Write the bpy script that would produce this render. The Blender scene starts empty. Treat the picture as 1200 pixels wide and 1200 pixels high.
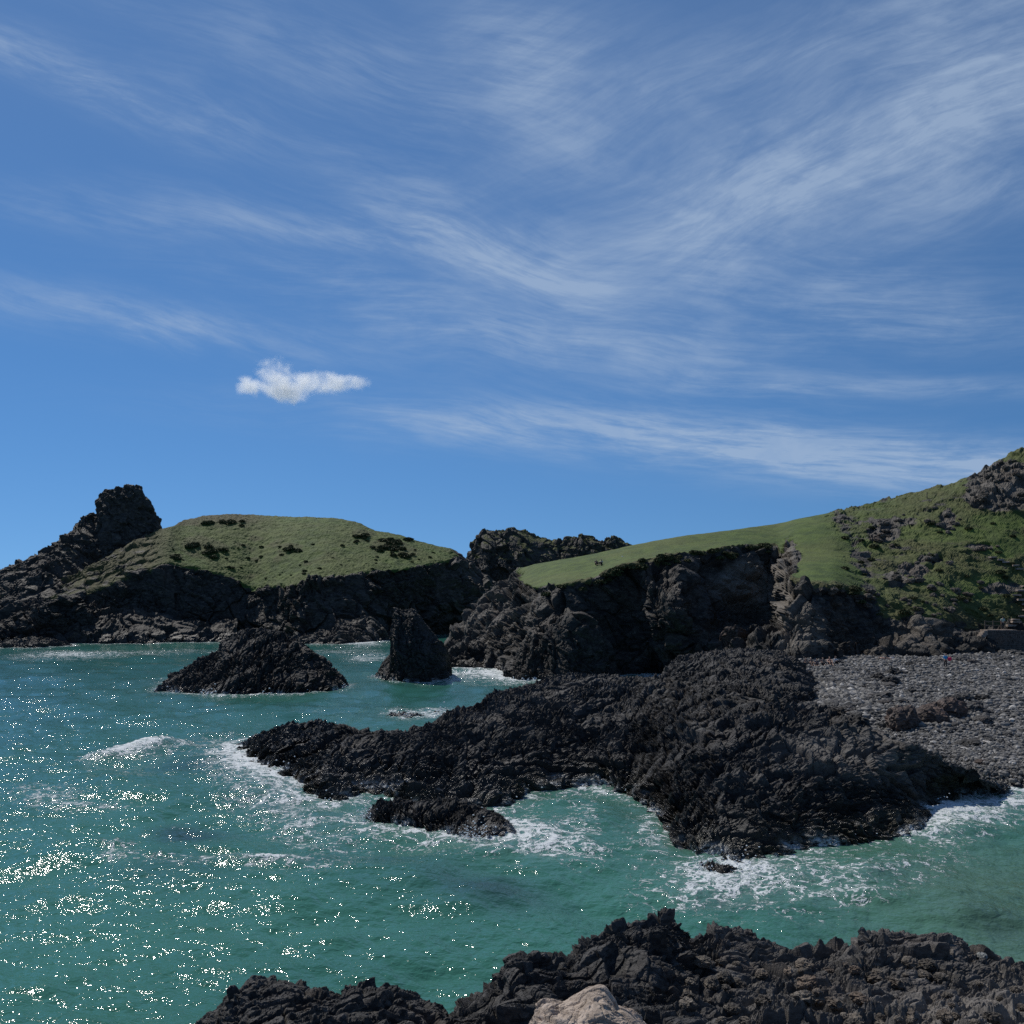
import bpy, math, random
import numpy as np
from mathutils import Vector, Matrix
random.seed(7); RNG = np.random.default_rng(7)
S = bpy.context.scene
COL = S.collection
F, H, YH, CX = 1128.0, 15.0, 690.0, 600.0      # lens in photo pixels, eye height, horizon row, centre column

def unproj(px, py, Y): return np.array([(px-CX)*Y/F, Y, H+(YH-py)*Y/F])
def depth_at(py, z): return (H-z)*F/(py-YH)

# ---------------------------------------------------------------- noise
def _h(ix, iy, iz, s):
    a = (ix.astype(np.int64)*73856093) ^ (iy.astype(np.int64)*19349663) ^ (iz.astype(np.int64)*83492791) ^ (s*2654435761 & 0x7fffffff)
    a = (a ^ (a >> 13))*1274126177 & 0x7fffffff
    a = (a ^ (a >> 15))*668265263 & 0x7fffffff
    return ((a ^ (a >> 16)) & 0xffffff).astype(np.float32)/np.float32(0xffffff)

def vnoise(P, s=0):
    """gradient noise, about -1..1"""
    fl = np.floor(P); f = (P-fl).astype(np.float32); I = fl.astype(np.int64)
    u = f*f*f*(f*(f*6-15)+10)
    out = 0
    for dx in (0, 1):
        for dy in (0, 1):
            for dz in (0, 1):
                h = _h(I[:, 0]+dx, I[:, 1]+dy, I[:, 2]+dz, s)
                th = h*6.2831853; cz = ((h*977.0) % 1.0)*2-1; r = np.sqrt(np.maximum(0, 1-cz*cz))
                g = (f[:, 0]-dx)*r*np.cos(th)+(f[:, 1]-dy)*r*np.sin(th)+(f[:, 2]-dz)*cz
                w = (u[:, 0] if dx else 1-u[:, 0])*(u[:, 1] if dy else 1-u[:, 1])*(u[:, 2] if dz else 1-u[:, 2])
                out = out+g*w
    return out*1.5

def fbm(P, oct=4, s=0, gain=0.5, lac=2.03):
    a, t, n = 1.0, 0, 0
    for o in range(oct):
        t = t+a*vnoise(P*lac**o+o*17.3, s+o); n += a; a *= gain
    return t/n

def ridged(P, oct=4, s=0, gain=0.5):
    a, t, n = 1.0, 0, 0
    for o in range(oct):
        v = 1-np.abs(vnoise(P*2.07**o+o*9.1, s+o)); t = t+a*v*v; n += a; a *= gain
    return t/n

def facets(P, s=0, tilt=1.0):
    """broken-rock plates: each cell a randomly tilted, randomly raised plane; returns height and gap (F2-F1)"""
    I = np.floor(P).astype(np.int64)
    b1 = np.full(len(P), 9e9, np.float32); b2 = b1.copy(); val = np.zeros(len(P), np.float32)
    for dx in (-1, 0, 1):
        for dy in (-1, 0, 1):
            for dz in (-1, 0, 1):
                jx, jy, jz = I[:, 0]+dx, I[:, 1]+dy, I[:, 2]+dz
                h = _h(jx, jy, jz, s)
                q = np.stack([P[:, 0]-jx-h, P[:, 1]-jy-(h*61.7) % 1, P[:, 2]-jz-(h*353.3) % 1], 1).astype(np.float32)
                d = (q*q).sum(1)
                a = h*1931.7 % 1*6.2831853; c = (h*717.1 % 1)*2-1; r = np.sqrt(np.maximum(0, 1-c*c))
                v = (q[:, 0]*(r*np.cos(a)*0.8+0.25)+q[:, 1]*(r*np.sin(a)*0.8-0.55)+q[:, 2]*c*0.8)*tilt+0.7*((h*411.3 % 1)-0.5)
                m = d < b1
                b2 = np.where(m, b1, np.minimum(b2, d)); val = np.where(m, v, val); b1 = np.where(m, d, b1)
    g = np.sqrt(b2)-np.sqrt(b1)
    return val*(0.25+0.75*smooth(g, 0.0, 0.11)), g

def smooth(a, e0, e1):
    t = np.clip((a-e0)/(e1-e0), 0, 1); return t*t*(3-2*t)

def strata(P, dirv, k):
    """squash space along dirv so features lie in long slabs across it"""
    d = np.array(dirv, float); d /= np.linalg.norm(d)
    return P+np.outer(P@d, d)*(k-1)

# ---------------------------------------------------------------- mesh helpers
def mesh_from(name, V, Q, smooth_shade=False, attrs=None):
    V = np.ascontiguousarray(V, np.float32); Q = np.ascontiguousarray(Q, np.int32)
    me = bpy.data.meshes.new(name)
    me.vertices.add(len(V)); me.vertices.foreach_set('co', V.ravel())
    k = Q.shape[1]
    me.loops.add(Q.size); me.loops.foreach_set('vertex_index', Q.ravel())
    me.polygons.add(len(Q)); me.polygons.foreach_set('loop_start', np.arange(0, Q.size, k, dtype=np.int32))
    me.polygons.foreach_set('use_smooth', np.full(len(Q), smooth_shade))
    me.update(calc_edges=True)
    for n, a in (attrs or {}).items():
        at = me.attributes.new(n, 'FLOAT', 'POINT'); at.data.foreach_set('value', np.ascontiguousarray(a, np.float32))
    return me

def grid_quads(nr, nc):
    i = np.arange(nr*nc).reshape(nr, nc)
    return np.stack([i[:-1, :-1], i[:-1, 1:], i[1:, 1:], i[1:, :-1]], -1).reshape(-1, 4)

def link(name, me, mat=None, parent=None, loc=None):
    o = bpy.data.objects.new(name, me); COL.objects.link(o)
    if mat is not None and me is not None and not me.materials: me.materials.append(mat)
    if parent is not None: o.parent = parent
    if loc is not None: o.location = loc
    return o

def tag(o, label=None, cat=None, group=None, kind=None):
    if label: o['label'] = label
    if cat: o['category'] = cat
    if group: o['group'] = group
    if kind: o['kind'] = kind
    return o

def thing(name, label, cat, loc=(0, 0, 0), rz=0, group=None):
    o = bpy.data.objects.new(name, None); COL.objects.link(o); o.location = loc; o.rotation_euler = (0, 0, rz)
    return tag(o, label, cat, group)

def based(name, V, Q, mat, attrs=None, sm=False):
    c = np.array([(V[:, 0].min()+V[:, 0].max())/2, (V[:, 1].min()+V[:, 1].max())/2, max(V[:, 2].min(), 0)])
    return link(name, mesh_from(name, V-c, Q, sm, attrs), mat, loc=c)

# ---------------------------------------------------------------- lofted landforms
def row(pts, mode='Z'):
    """pts (px, py, v): v is height (mode Z) or distance (mode Y)"""
    return (np.array(pts, float), mode)

def eval_row(r, px, blur=0):
    a, mode = r
    py = np.interp(px, a[:, 0], a[:, 1]); v = np.interp(px, a[:, 0], a[:, 2])
    if blur:
        k = np.exp(-0.5*(np.arange(-3*blur, 3*blur+1)/blur)**2); k /= k.sum()
        pad = 3*blur
        sm = lambda q: np.convolve(np.pad(q, pad, mode='edge'), k, 'valid')
        py, v = sm(py), sm(v)
    Y = depth_at(py, v) if mode == 'Z' else v
    return np.stack([(px-CX)*Y/F, Y, H+(YH-py)*Y/F], -1)

def loft(rows, segs, px, blur=None, skirt=True, back=(10, -2.0), sharp=()):
    R = [eval_row(r, px, (blur[i] if blur else 4)) for i, r in enumerate(rows)]
    segs = list(segs)
    if skirt:
        a = R[0].copy(); n = R[0]-R[1]; n[:, 2] = 0
        a[:, 1] -= 0.8; a[:, 2] = np.minimum(a[:, 2]-1.2, -1.5) if skirt is True else a[:, 2]-skirt
        R.insert(0, a); segs.insert(0, 6)
    if back:
        b = R[-1].copy(); b[:, 1] += back[0]; b[:, 0] *= (b[:, 1]/(b[:, 1]-back[0])); b[:, 2] = back[1]
        m = R[-1].copy(); m[:, 1] += back[0]*0.35; m[:, 0] *= (m[:, 1]/(m[:, 1]-back[0]*0.35)); m[:, 2] = m[:, 2]*0.8+back[1]*0.2
        R += [m, b]; segs += [max(10, segs[-1]//4), max(10, segs[-1]//5)]
    out, vv = [], []
    n = len(R)
    for i in range(n-1):
        p0, p1, p2, p3 = R[max(i-1, 0)], R[i], R[i+1], R[min(i+2, n-1)]
        ts = np.linspace(0, 1, segs[i], endpoint=(i == n-2))
        l0 = np.linalg.norm(p2-p1, axis=1)[:, None]
        def tang(a, b, c):
            la = np.linalg.norm(b-a, axis=1)[:, None]+1e-3; lb = np.linalg.norm(c-b, axis=1)[:, None]+1e-3
            t = ((b-a)/la*lb+(c-b)/lb*la)/(la+lb); return t*0.8
        t1 = tang(p0, p1, p2) if i > 0 else (p2-p1)/(l0+1e-6)
        t2 = tang(p1, p2, p3) if i < n-2 else (p2-p1)/(l0+1e-6)
        if (i-(1 if skirt else 0)) in sharp: t1 = t1*0.12+(p2-p1)/(l0+1e-6)*0.7
        if (i+1-(1 if skirt else 0)) in sharp: t2 = t2*0.12+(p2-p1)/(l0+1e-6)*0.7
        for t in ts:
            h00, h10, h01, h11 = 2*t**3-3*t**2+1, t**3-2*t**2+t, -2*t**3+3*t**2, t**3-t**2
            out.append(h00*p1+h10*l0*t1+h01*p2+h11*l0*t2); vv.append(i+t)
    return np.array(out), np.array(vv)-(1 if skirt else 0)

def normals(G):
    du = np.gradient(G, axis=1); dv = np.gradient(G, axis=0)
    n = np.cross(du, dv); l = np.linalg.norm(n, axis=-1, keepdims=True); n = n/np.maximum(l, 1e-6)
    for _ in range(3):
        m = n.copy(); m[1:-1, 1:-1] = (n[1:-1, 1:-1]*2+n[:-2, 1:-1]+n[2:, 1:-1]+n[1:-1, :-2]+n[1:-1, 2:])/6; n = m
    return n/np.maximum(np.linalg.norm(n, axis=-1, keepdims=True), 1e-6)

def slabs(P, n, period, s, warp=0.5):
    """tilted rock beds: each bed rises gently and breaks off in a steep face towards n"""
    n = np.array(n, float); n /= np.linalg.norm(n)
    t = P@n/period+warp*fbm(P/(period*2.5), 3, s)
    k = np.floor(t); f = t-k
    b = _h(k.astype(np.int64), np.zeros(len(P), np.int64), np.zeros(len(P), np.int64), s)
    lat = 0.5+0.5*np.clip(2.2*vnoise(P/(period*1.8)+b[:, None]*31, s+4)+0.4, -1, 1)
    return (f-0.5)*(0.35+0.65*b)*lat*smooth(1-f, 0.0, 0.11)

def crag(P, scale, amp, s, dirv=(0.5, -0.2, 0.8), k=2.2, detail=4, face=(0.35, -0.75, 0.35), fine=1.0):
    """displacement of broken, bedded rock; scale = size of the largest blocks in metres"""
    W = 0.22*scale*np.stack([vnoise(P/(scale*1.3), s+91), vnoise(P/(scale*1.3), s+92), vnoise(P/(scale*1.3), s+93)], 1)
    Q = strata(P+W, dirv, k)
    rough = fine*(0.35+1.0*smooth(fbm(P/(scale*1.7), 3, s+31), -0.25, 0.3))
    d = 0.9*amp*fbm(P/(scale*2.2), 3, s+50)
    v, g = facets(Q/scale, s, 1.5)
    d = d+amp*(0.85*v-0.30*np.exp(-g*12))
    d = d+1.25*amp*slabs(P+W, face, scale*0.85, s+3)
    v, g = facets(Q/(scale*0.4), s+7, 1.5)
    d = d+amp*0.36*rough*(0.9*v-0.20*np.exp(-g*12))
    d = d+0.50*amp*rough*slabs(P+W*0.7, (face[0]+0.5, face[1]*0.6, face[2]+0.2), scale*0.27, s+13)
    a, sc = amp*0.135, scale*0.16
    for i in range(max(0, detail-2)):
        v, g = facets(Q/sc, s+20+i*7, 1.5)
        d = d+a*rough*v; sc *= 0.42; a *= 0.40
    d = d-amp*0.22*rough*(ridged(Q/(scale*0.5), 4, s+70, 0.6)-0.55)
    return d

def shelf(P, scale, amp, s, dirv=(0.35, 0.5, 0.75), k=2.6, detail=4, face=(0.6, -0.55, 0.4), fine=1.0):
    """wave-worn reef: long smooth beds, ledges and cracks, with a finer broken skin in places"""
    W = 0.3*scale*np.stack([vnoise(P/(scale*1.5), s+91), vnoise(P/(scale*1.5), s+92), vnoise(P/(scale*1.5), s+93)], 1)
    Q = strata(P+W, dirv, k)
    rough = (fine(P) if callable(fine) else fine)*smooth(fbm(P/(scale*1.4), 4, s+31), -0.28, 0.32)
    d = 0.8*amp*fbm(P/(scale*1.6), 4, s+50)
    d = d+1.3*amp*slabs(P+W, face, scale*0.9, s+3, 0.9)
    d = d+1.0*amp*slabs(P+W, (face[0]*1.2, face[1]*0.3, face[2]), scale*0.33, s+13, 0.9)
    d = d+0.42*amp*(0.5+0.6*rough)*slabs(P+W, (face[0]*0.9, face[1]*1.2, face[2]), scale*0.16, s+14, 0.8)
    v, g = facets(Q/(scale*1.1), s, 1.2)
    d = d+amp*(0.40*v-0.55*np.exp(-g*16))
    v, g = facets(Q/(scale*0.36), s+7, 1.3)
    d = d+amp*(0.10+0.30*rough)*(0.9*v-0.4*np.exp(-g*14))
    v, g = facets(Q/(scale*0.13), s+17, 1.3)
    d = d+amp*(0.08+0.26*rough)*v
    v, g = facets(Q/(scale*0.22), s+27, 1.3)
    d = d+amp*(0.05+0.20*rough)*(v-0.3*np.exp(-g*14))
    return d-amp*(0.05+0.12*rough)*(ridged(Q/(scale*0.6), 5, s+70, 0.62)-0.55)

def displace(G, fn):
    N = normals(G); P = G.reshape(-1, 3)
    d = fn(P, N.reshape(-1, 3))
    return G+(N.reshape(-1, 3)*d[:, None]).reshape(G.shape)

LAND = []
def project(V):
    return CX+F*V[:, 0]/V[:, 1], YH-(V[:, 2]-H)*F/V[:, 1]

# ---------------------------------------------------------------- materials
def newmat(name):
    m = bpy.data.materials.new(name); m.use_nodes = True
    nt = m.node_tree; nt.nodes.clear()
    out = nt.nodes.new('ShaderNodeOutputMaterial')
    return m, nt, out
class NB:
    def __init__(s, nt): s.nt = nt
    def n(s, t, **kw):
        x = s.nt.nodes.new(t)
        for k, v in kw.items():
            if hasattr(x, k): setattr(x, k, v)
        return x
    def l(s, a, b): s.nt.links.new(a, b)
    def put(s, sock, v):
        if isinstance(v, bpy.types.NodeSocket): s.l(v, sock)
        else: sock.default_value = v
    def math(s, op, a, b=0.0, c=None, clamp=False):
        x = s.n('ShaderNodeMath'); x.operation = op; x.use_clamp = clamp
        s.put(x.inputs[0], a); s.put(x.inputs[1], b)
        if c is not None: s.put(x.inputs[2], c)
        return x.outputs[0]
    def mix(s, f, a, b, mode='MIX'):
        x = s.n('ShaderNodeMix'); x.data_type = 'RGBA'; x.blend_type = mode; x.clamp_factor = True
        s.put(x.inputs['Factor'], f)
        for i, v in ((6, a), (7, b)):
            if isinstance(v, tuple) and len(v) == 3: v = v+(1,)
            s.put(x.inputs[i], v)
        return x.outputs[2]
    def attr(s, name):
        x = s.n('ShaderNodeAttribute'); x.attribute_name = name; return x.outputs['Fac']
    def noise(s, vec, scale, detail=4, rough=0.55, dist=0.0, col=False):
        x = s.n('ShaderNodeTexNoise'); x.inputs['Scale'].default_value = scale; x.inputs['Detail'].default_value = detail
        x.inputs['Roughness'].default_value = rough; x.inputs['Distortion'].default_value = dist
        if vec is not None: s.l(vec, x.inputs['Vector'])
        return x.outputs['Color'] if col else x.outputs['Fac']
    def voro(s, vec, scale, feature='F1', out='Distance', rnd=1.0):
        x = s.n('ShaderNodeTexVoronoi'); x.feature = feature; x.inputs['Scale'].default_value = scale; x.inputs['Randomness'].default_value = rnd
        if vec is not None: s.l(vec, x.inputs['Vector'])
        return x.outputs[out]
    def ramp(s, f, a, b, lo=0.0, hi=1.0):
        x = s.n('ShaderNodeMapRange'); x.interpolation_type = 'SMOOTHSTEP'
        s.put(x.inputs[0], f); s.put(x.inputs[1], a); s.put(x.inputs[2], b); s.put(x.inputs[3], lo); s.put(x.inputs[4], hi)
        return x.outputs[0]
    def vmap(s, vec, scale=(1, 1, 1), rot=(0, 0, 0), loc=(0, 0, 0)):
        x = s.n('ShaderNodeMapping'); x.inputs['Scale'].default_value = scale; x.inputs['Rotation'].default_value = rot; x.inputs['Location'].default_value = loc
        s.l(vec, x.inputs['Vector']); return x.outputs[0]
    def bump(s, h, strength, dist, normal=None):
        x = s.n('ShaderNodeBump'); x.inputs['Strength'].default_value = strength; x.inputs['Distance'].default_value = dist
        s.l(h, x.inputs['Height'])
        if normal is not None: s.l(normal, x.inputs['Normal'])
        return x.outputs[0]
    def bsdf(s, out, color, rough, normal=None, ior=1.45, spec=0.5):
        p = s.n('ShaderNodeBsdfPrincipled')
        if isinstance(color, tuple) and len(color) == 3: color = color+(1,)
        s.put(p.inputs['Base Color'], color); s.put(p.inputs['Roughness'], rough)
        p.inputs['IOR'].default_value = ior; p.inputs['Specular IOR Level'].default_value = spec
        if normal is not None: s.l(normal, p.inputs['Normal'])
        s.l(p.outputs[0], out.inputs[0]); return p

def rock_material(name, dark, mid, light, unit=1.0, wet_rough=0.32):
    """unit: metres per texture feature. Attributes: grass (turf cover), tone (pale stone, painted sunlight and sheen), wet (damp rock, painted cliff shade), weed"""
    m, nt, out = newmat(name); b = NB(nt)
    pos = b.n('ShaderNodeNewGeometry').outputs['Position']
    st = b.vmap(pos, (1, 1, 2.2), (0.5, 0.35, 0.3))
    n1 = b.noise(pos, 0.22/unit, 5, 0.6); n2 = b.noise(st, 1.6/unit, 6, 0.68); n3 = b.noise(st, 7/unit, 4, 0.7)
    vo = b.voro(st, 2.3/unit, 'F1', 'Color')
    sep = b.n('ShaderNodeSeparateColor'); b.l(vo, sep.inputs[0])
    t = b.math('ADD', b.math('MULTIPLY', n2, 0.6), b.math('MULTIPLY', n3, 0.4))
    t = b.math('ADD', t, b.math('MULTIPLY', b.math('SUBTRACT', sep.outputs[0], 0.5), 0.22))
    c = b.mix(b.ramp(t, 0.40, 0.61), dark, mid)
    lightm = b.math('ADD', b.ramp(t, 0.60, 0.80), b.math('MULTIPLY', b.attr('tone'), b.ramp(n2, 0.25, 0.6, 0.35, 1.0)), clamp=True)
    c = b.mix(lightm, c, light)
    c = b.mix(b.ramp(n1, 0.5, 0.75, 0, 0.45), c, (mid[0]*1.35, mid[1]*0.95, mid[2]*0.72))
    c = b.mix(b.math('MULTIPLY', b.attr('weed'), b.ramp(n2, 0.3, 0.6)), c, (0.055, 0.05, 0.014))
    wet = b.attr('wet')
    c = b.mix(wet, c, b.mix(0.5, c, (0.012, 0.011, 0.011)))
    ro = b.math('MULTIPLY', b.attr('runoff'), b.ramp(b.math('ADD', n2, b.math('MULTIPLY', n3, 0.5)), 0.62, 0.86))
    c = b.mix(ro, c, (0.70, 0.73, 0.74))
    # turf
    g0 = b.noise(pos, 0.05, 4, 0.6); g1 = b.noise(pos, 0.35, 5, 0.65); g2 = b.noise(pos, 2.2, 4, 0.75)
    gc = b.mix(b.ramp(g1, 0.35, 0.65), (0.040, 0.074, 0.008), (0.088, 0.134, 0.018))
    gc = b.mix(b.ramp(g0, 0.42, 0.62, 0, 0.45), gc, (0.112, 0.122, 0.028))
    gc = b.mix(b.ramp(g2, 0.52, 0.72, 0, 0.65), gc, (0.030, 0.040, 0.010))
    gc = b.mix(b.attr('scrub'), gc, b.mix(b.ramp(g2, 0.35, 0.6), (0.028, 0.032, 0.009), (0.112, 0.100, 0.034)))
    gm = b.ramp(b.math('ADD', b.attr('grass'), b.math('MULTIPLY', b.math('SUBTRACT', g1, 0.5), 0.9)), 0.42, 0.58)
    col = b.mix(gm, c, gc)
    bh = b.math('ADD', b.math('MULTIPLY', n3, 0.5), b.math('MULTIPLY', b.noise(st, 22/unit, 3, 0.7), 0.28))
    bh = b.math('ADD', bh, b.math('MULTIPLY', b.voro(st, 5/unit, 'DISTANCE_TO_EDGE'), 0.15))
    nor = b.bump(bh, 0.75, 0.16*unit)
    rough = b.mix(wet, (0.72,)*3, b.mix(b.ramp(n3, 0.45, 0.6), (wet_rough,)*3, (0.6,)*3))
    rough = b.mix(gm, rough, (0.85,)*3)
    b.bsdf(out, col, rough, nor)
    return m

M_cliff = rock_material('cliff_rock_turf', (0.015, 0.0137, 0.012), (0.054, 0.047, 0.038), (0.20, 0.172, 0.138), 2.2)
M_reef = rock_material('reef_rock', (0.0100, 0.0092, 0.0086), (0.042, 0.0375, 0.0340), (0.140, 0.127, 0.113), 0.8, 0.22)
M_near = rock_material('foreground_rock', (0.015, 0.014, 0.0132), (0.064, 0.058, 0.052), (0.24, 0.212, 0.182), 0.35, 0.35)
M_beach_rock = rock_material('beach_boulder_rock', (0.030, 0.029, 0.028), (0.085, 0.080, 0.074), (0.20, 0.19, 0.175), 0.6)
M_brown = rock_material('brown_boulder_rock', (0.035, 0.024, 0.019), (0.115, 0.080, 0.063), (0.20, 0.155, 0.13), 0.6)
M_hill_rock = rock_material('hillside_rock', (0.060, 0.050, 0.039), (0.17, 0.142, 0.110), (0.32, 0.275, 0.22), 1.2)
M_tan = rock_material('tan_boulder_rock', (0.30, 0.235, 0.180), (0.48, 0.385, 0.305), (0.60, 0.51, 0.43), 0.45)

def plain(name, c, r=0.7, var=0.25, sc=6.0):
    m, nt, out = newmat(name); b = NB(nt)
    pos = b.n('ShaderNodeTexCoord').outputs['Object']
    n = b.noise(pos, sc, 4, 0.6)
    col = b.mix(b.ramp(n, 0.3, 0.7), tuple(x*(1-var) for x in c), tuple(min(1, x*(1+var)) for x in c))
    b.bsdf(out, col, r, b.bump(n, 0.3, 0.02)); return m

# ---------------------------------------------------------------- the land
ATTR0 = lambda n: {'runoff': np.zeros(n), 'grass': np.zeros(n), 'tone': np.zeros(n), 'wet': np.zeros(n), 'weed': np.zeros(n), 'scrub': np.zeros(n)}
PICK = {}

def ground_attrs(V, **kw):
    a = ATTR0(len(V)); a.update(kw); return a

def wet_shade(V, hi=1.6, s=3):
    return 1-smooth(V[:, 2]+0.5*fbm(V/3, 3, s), 0.3, hi)

# -- left rocky peak
def build_peak():
    px = np.arange(-260, 275, 0.8)
    r0 = row([(-260, 757, 258), (0, 757, 258), (150, 757, 262), (275, 757, 268)], 'Y')
    r1 = row([(-260, 745, 266), (-100, 728, 268), (0, 715, 268), (60, 692, 276), (85, 675, 292), (113, 655, 306), (150, 648, 310), (187, 662, 316), (230, 712, 322), (275, 748, 325)], 'Y')
    sky = [(-260, 742), (-120, 706), (-40, 682), (0, 668), (30, 656), (60, 641), (85, 622), (100, 604), (108, 601), (113, 602), (115, 588), (117, 577), (124, 573), (140, 572),
           (153, 570), (164, 573), (173, 584), (181, 600), (189, 617), (196, 640), (230, 705), (275, 752)]
    r2 = row([(x, y, float(np.interp(x, [-40, 30, 85, 113], [284, 292, 312, 322]))) for x, y in sky], 'Y')
    G, v = loft([r0, r1, r2], [110, 110], px, blur=[8, 8, 1], back=(45, -2))
    def fn(P, N):
        d = crag(P, 5.0, 1.05, 11, (0.55, -0.2, 0.8), 2.0, 4)
        return d
    G = displace(G, fn); V = G.reshape(-1, 3)
    vv = np.repeat(v, len(px)); N = normals(G).reshape(-1, 3)
    ppx, ppy = project(V)
    gr = 0.25*smooth(N[:, 2], 0.3, 0.75)+0.22*fbm(V/9, 3, 4)
    gr = gr*smooth(V[:, 2], 6, 14)+0.1*(V[:, 2] > 12)
    gr[(ppx > 110) & (ppx < 190) & (ppy < 625)] -= 0.4
    at = ground_attrs(V, grass=gr, scrub=np.full(len(V), 0.9), wet=wet_shade(V, 4), tone=0.1*smooth(V[:, 2], 5, 15))  # tall wet band also darkens the lower face as painted shade
    LAND.append(V)
    o = link('rocky_peak', mesh_from('rocky_peak', V, grid_quads(*G.shape[:2]), False, at), M_cliff)
    tag(o, kind='structure')

# -- left green hill
def build_left_hill():
    px = np.arange(-70, 592, 0.8)
    r0 = row([(-70, 758, 0), (60, 755, 0), (140, 752, 0), (200, 751, 0), (265, 749, 0), (300, 749, 0), (345, 752, 0), (400, 752, 0), (460, 748, 0), (520, 744, 0), (592, 742, 0)])
    r1 = row([(-70, 745, 252), (60, 738, 262), (140, 722, 275), (200, 722, 280), (265, 722, 289), (300, 722, 290), (350, 727, 277), (400, 730, 276), (460, 722, 294), (520, 715, 308), (560, 706, 316), (592, 712, 322)], 'Y')
    r2 = row([(-70, 742, 258), (0, 722, 262), (60, 705, 266), (110, 692, 276), (165, 672, 284), (192, 661, 287), (247, 670, 294), (275, 678, 297), (297, 693, 296), (347, 685, 285),
              (382, 678, 286), (432, 671, 294), (479, 666, 304), (514, 660, 315), (530, 657, 321), (560, 676, 326), (580, 692, 328), (592, 704, 328)], 'Y')
    sky = [(-70, 740, 275), (0, 714, 280), (60, 692, 286), (100, 668, 292), (150, 640, 305), (187, 622, 318), (200, 620, 322), (215, 613, 340), (240, 608, 348), (270, 606, 353), (300, 607, 357),
           (345, 611, 360), (390, 612, 362), (420, 617, 362), (440, 626, 360), (470, 631, 358), (490, 637, 356), (530, 645, 348), (545, 655, 338), (560, 668, 335), (580, 686, 332), (592, 700, 330)]
    r3 = row(sky, 'Y')
    G, v = loft([r0, r1, r2, r3], [60, 90, 120], px, blur=[10, 8, 5, 2], back=(60, -2), sharp=(2,))
    vv0 = np.repeat(v, len(px))
    base = G.reshape(-1, 3); bx, by = project(base)
    # turf where the row coordinate is above the cliff edge
    edge = 2.0+0.10*fbm(base/7, 4, 21)
    gr = smooth(vv0, edge-0.03, edge+0.05)
    gr *= smooth(bx+14*fbm(base/12, 3, 5), 150, 205)
    gr *= 1-smooth(bx+6*fbm(base/6, 3, 6), 522, 545)*smooth(vv0, 1.5, 2.2)
    heath = smooth(bx, -20, 110)*(1-smooth(bx, 170, 220))*smooth(vv0, 1.6, 2.2)
    gr = np.maximum(gr, heath*(0.60+0.35*fbm(base/5, 3, 8)))
    scr = np.clip(heath+smooth(-by+8*fbm(base/6, 3, 9), -622, -610)*(1-smooth(bx, 280, 330))*smooth(bx, 170, 200), 0, 1)
    for cx, cy, rx, ry in ((247, 641, 22, 8), (225, 636, 14, 6), (340, 641, 16, 4), (300, 632, 10, 3), (455, 640, 24, 7), (478, 648, 12, 6), (425, 626, 14, 4), (300, 657, 8, 3), (205, 652, 10, 3), (360, 662, 5, 2), ):
        q = ((bx-cx)/rx)**2+((by-cy)/ry)**2+0.8*fbm(base/3, 3, 33)
        scr = np.maximum(scr, 0.55*(1-smooth(q, 0.5, 1.3)))
    pn = fbm(base/9, 4, 35)
    scr = np.maximum(scr, smooth(pn, 0.08, 0.45)*np.where(bx < 330, 0.6, 0.3))
    def fn(P, N):
        d = crag(P, 8.0, 2.0, 23, (0.6, -0.15, 0.75), 2.2, 4)
        g = gr
        tuss = 0.6*fbm(P/14, 3, 40)+0.50*fbm(P/2.6, 3, 41)+0.28*ridged(P/1.1, 2, 42)
        bush = scr*0.35*ridged(P/2.2, 3, 43)
        return d*(1-g)*np.where(vv0 > 3.05, 0.4, 1)+g*(tuss+bush)
    G = displace(G, fn); V = G.reshape(-1, 3)
    at = ground_attrs(V, grass=gr, scrub=scr, wet=wet_shade(V, 5), tone=np.clip(0.10*smooth(V[:, 2], 2, 8)*smooth(fbm(V/10, 3, 61), 0.1, 0.4)+0.12*(bx > 515), 0, 1))  # wet band carried well above the waterline to paint shade on the cliff
    LAND.append(V); PICK['hill'] = V
    o = link('grassy_headland', mesh_from('grassy_headland', V, grid_quads(*G.shape[:2]), False, at), M_cliff)
    tag(o, kind='structure')

# -- distant knob between the two headlands
def build_knob():
    px = np.arange(536, 760, 0.7)
    r0 = row([(536, 741, 374), (760, 741, 374)], 'Y')
    r1 = row([(536, 715, 378), (550, 690, 376), (600, 675, 374), (680, 670, 378), (760, 690, 382)], 'Y')
    sky = [(536, 690), (545, 668), (548, 655), (551, 642), (556, 634), (562, 628), (566, 623), (585, 621), (605, 620), (617, 622), (630, 627), (645, 630), (652, 634), (660, 632), (672, 629), (680, 626), (688, 628), (697, 632), (707, 635), (712, 632), (722, 631), (735, 635), (743, 640), (750, 650), (760, 668)]
    r2 = row([(x, y, 392) for x, y in sky], 'Y')
    G, v = loft([r0, r1, r2], [40, 110], px, blur=[6, 6, 1], back=(40, -2))
    G = displace(G, lambda P, N: crag(P, 7, 1.3, 37, (0.7, -0.1, 0.7), 2.3, 4)); V = G.reshape(-1, 3)
    N = normals(G).reshape(-1, 3)
    gr = 0.55*smooth(N[:, 2], 0.35, 0.8)*smooth(V[:, 2], 18, 28)+0.25*fbm(V/8, 3, 3)
    at = ground_attrs(V, grass=gr, scrub=np.full(len(V), 0.75), tone=0.12*smooth(V[:, 2], 12, 25))
    LAND.append(V)
    tag(link('rocky_knoll', mesh_from('rocky_knoll', V, grid_quads(*G.shape[:2]), False, at), M_cliff), kind='structure')

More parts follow.
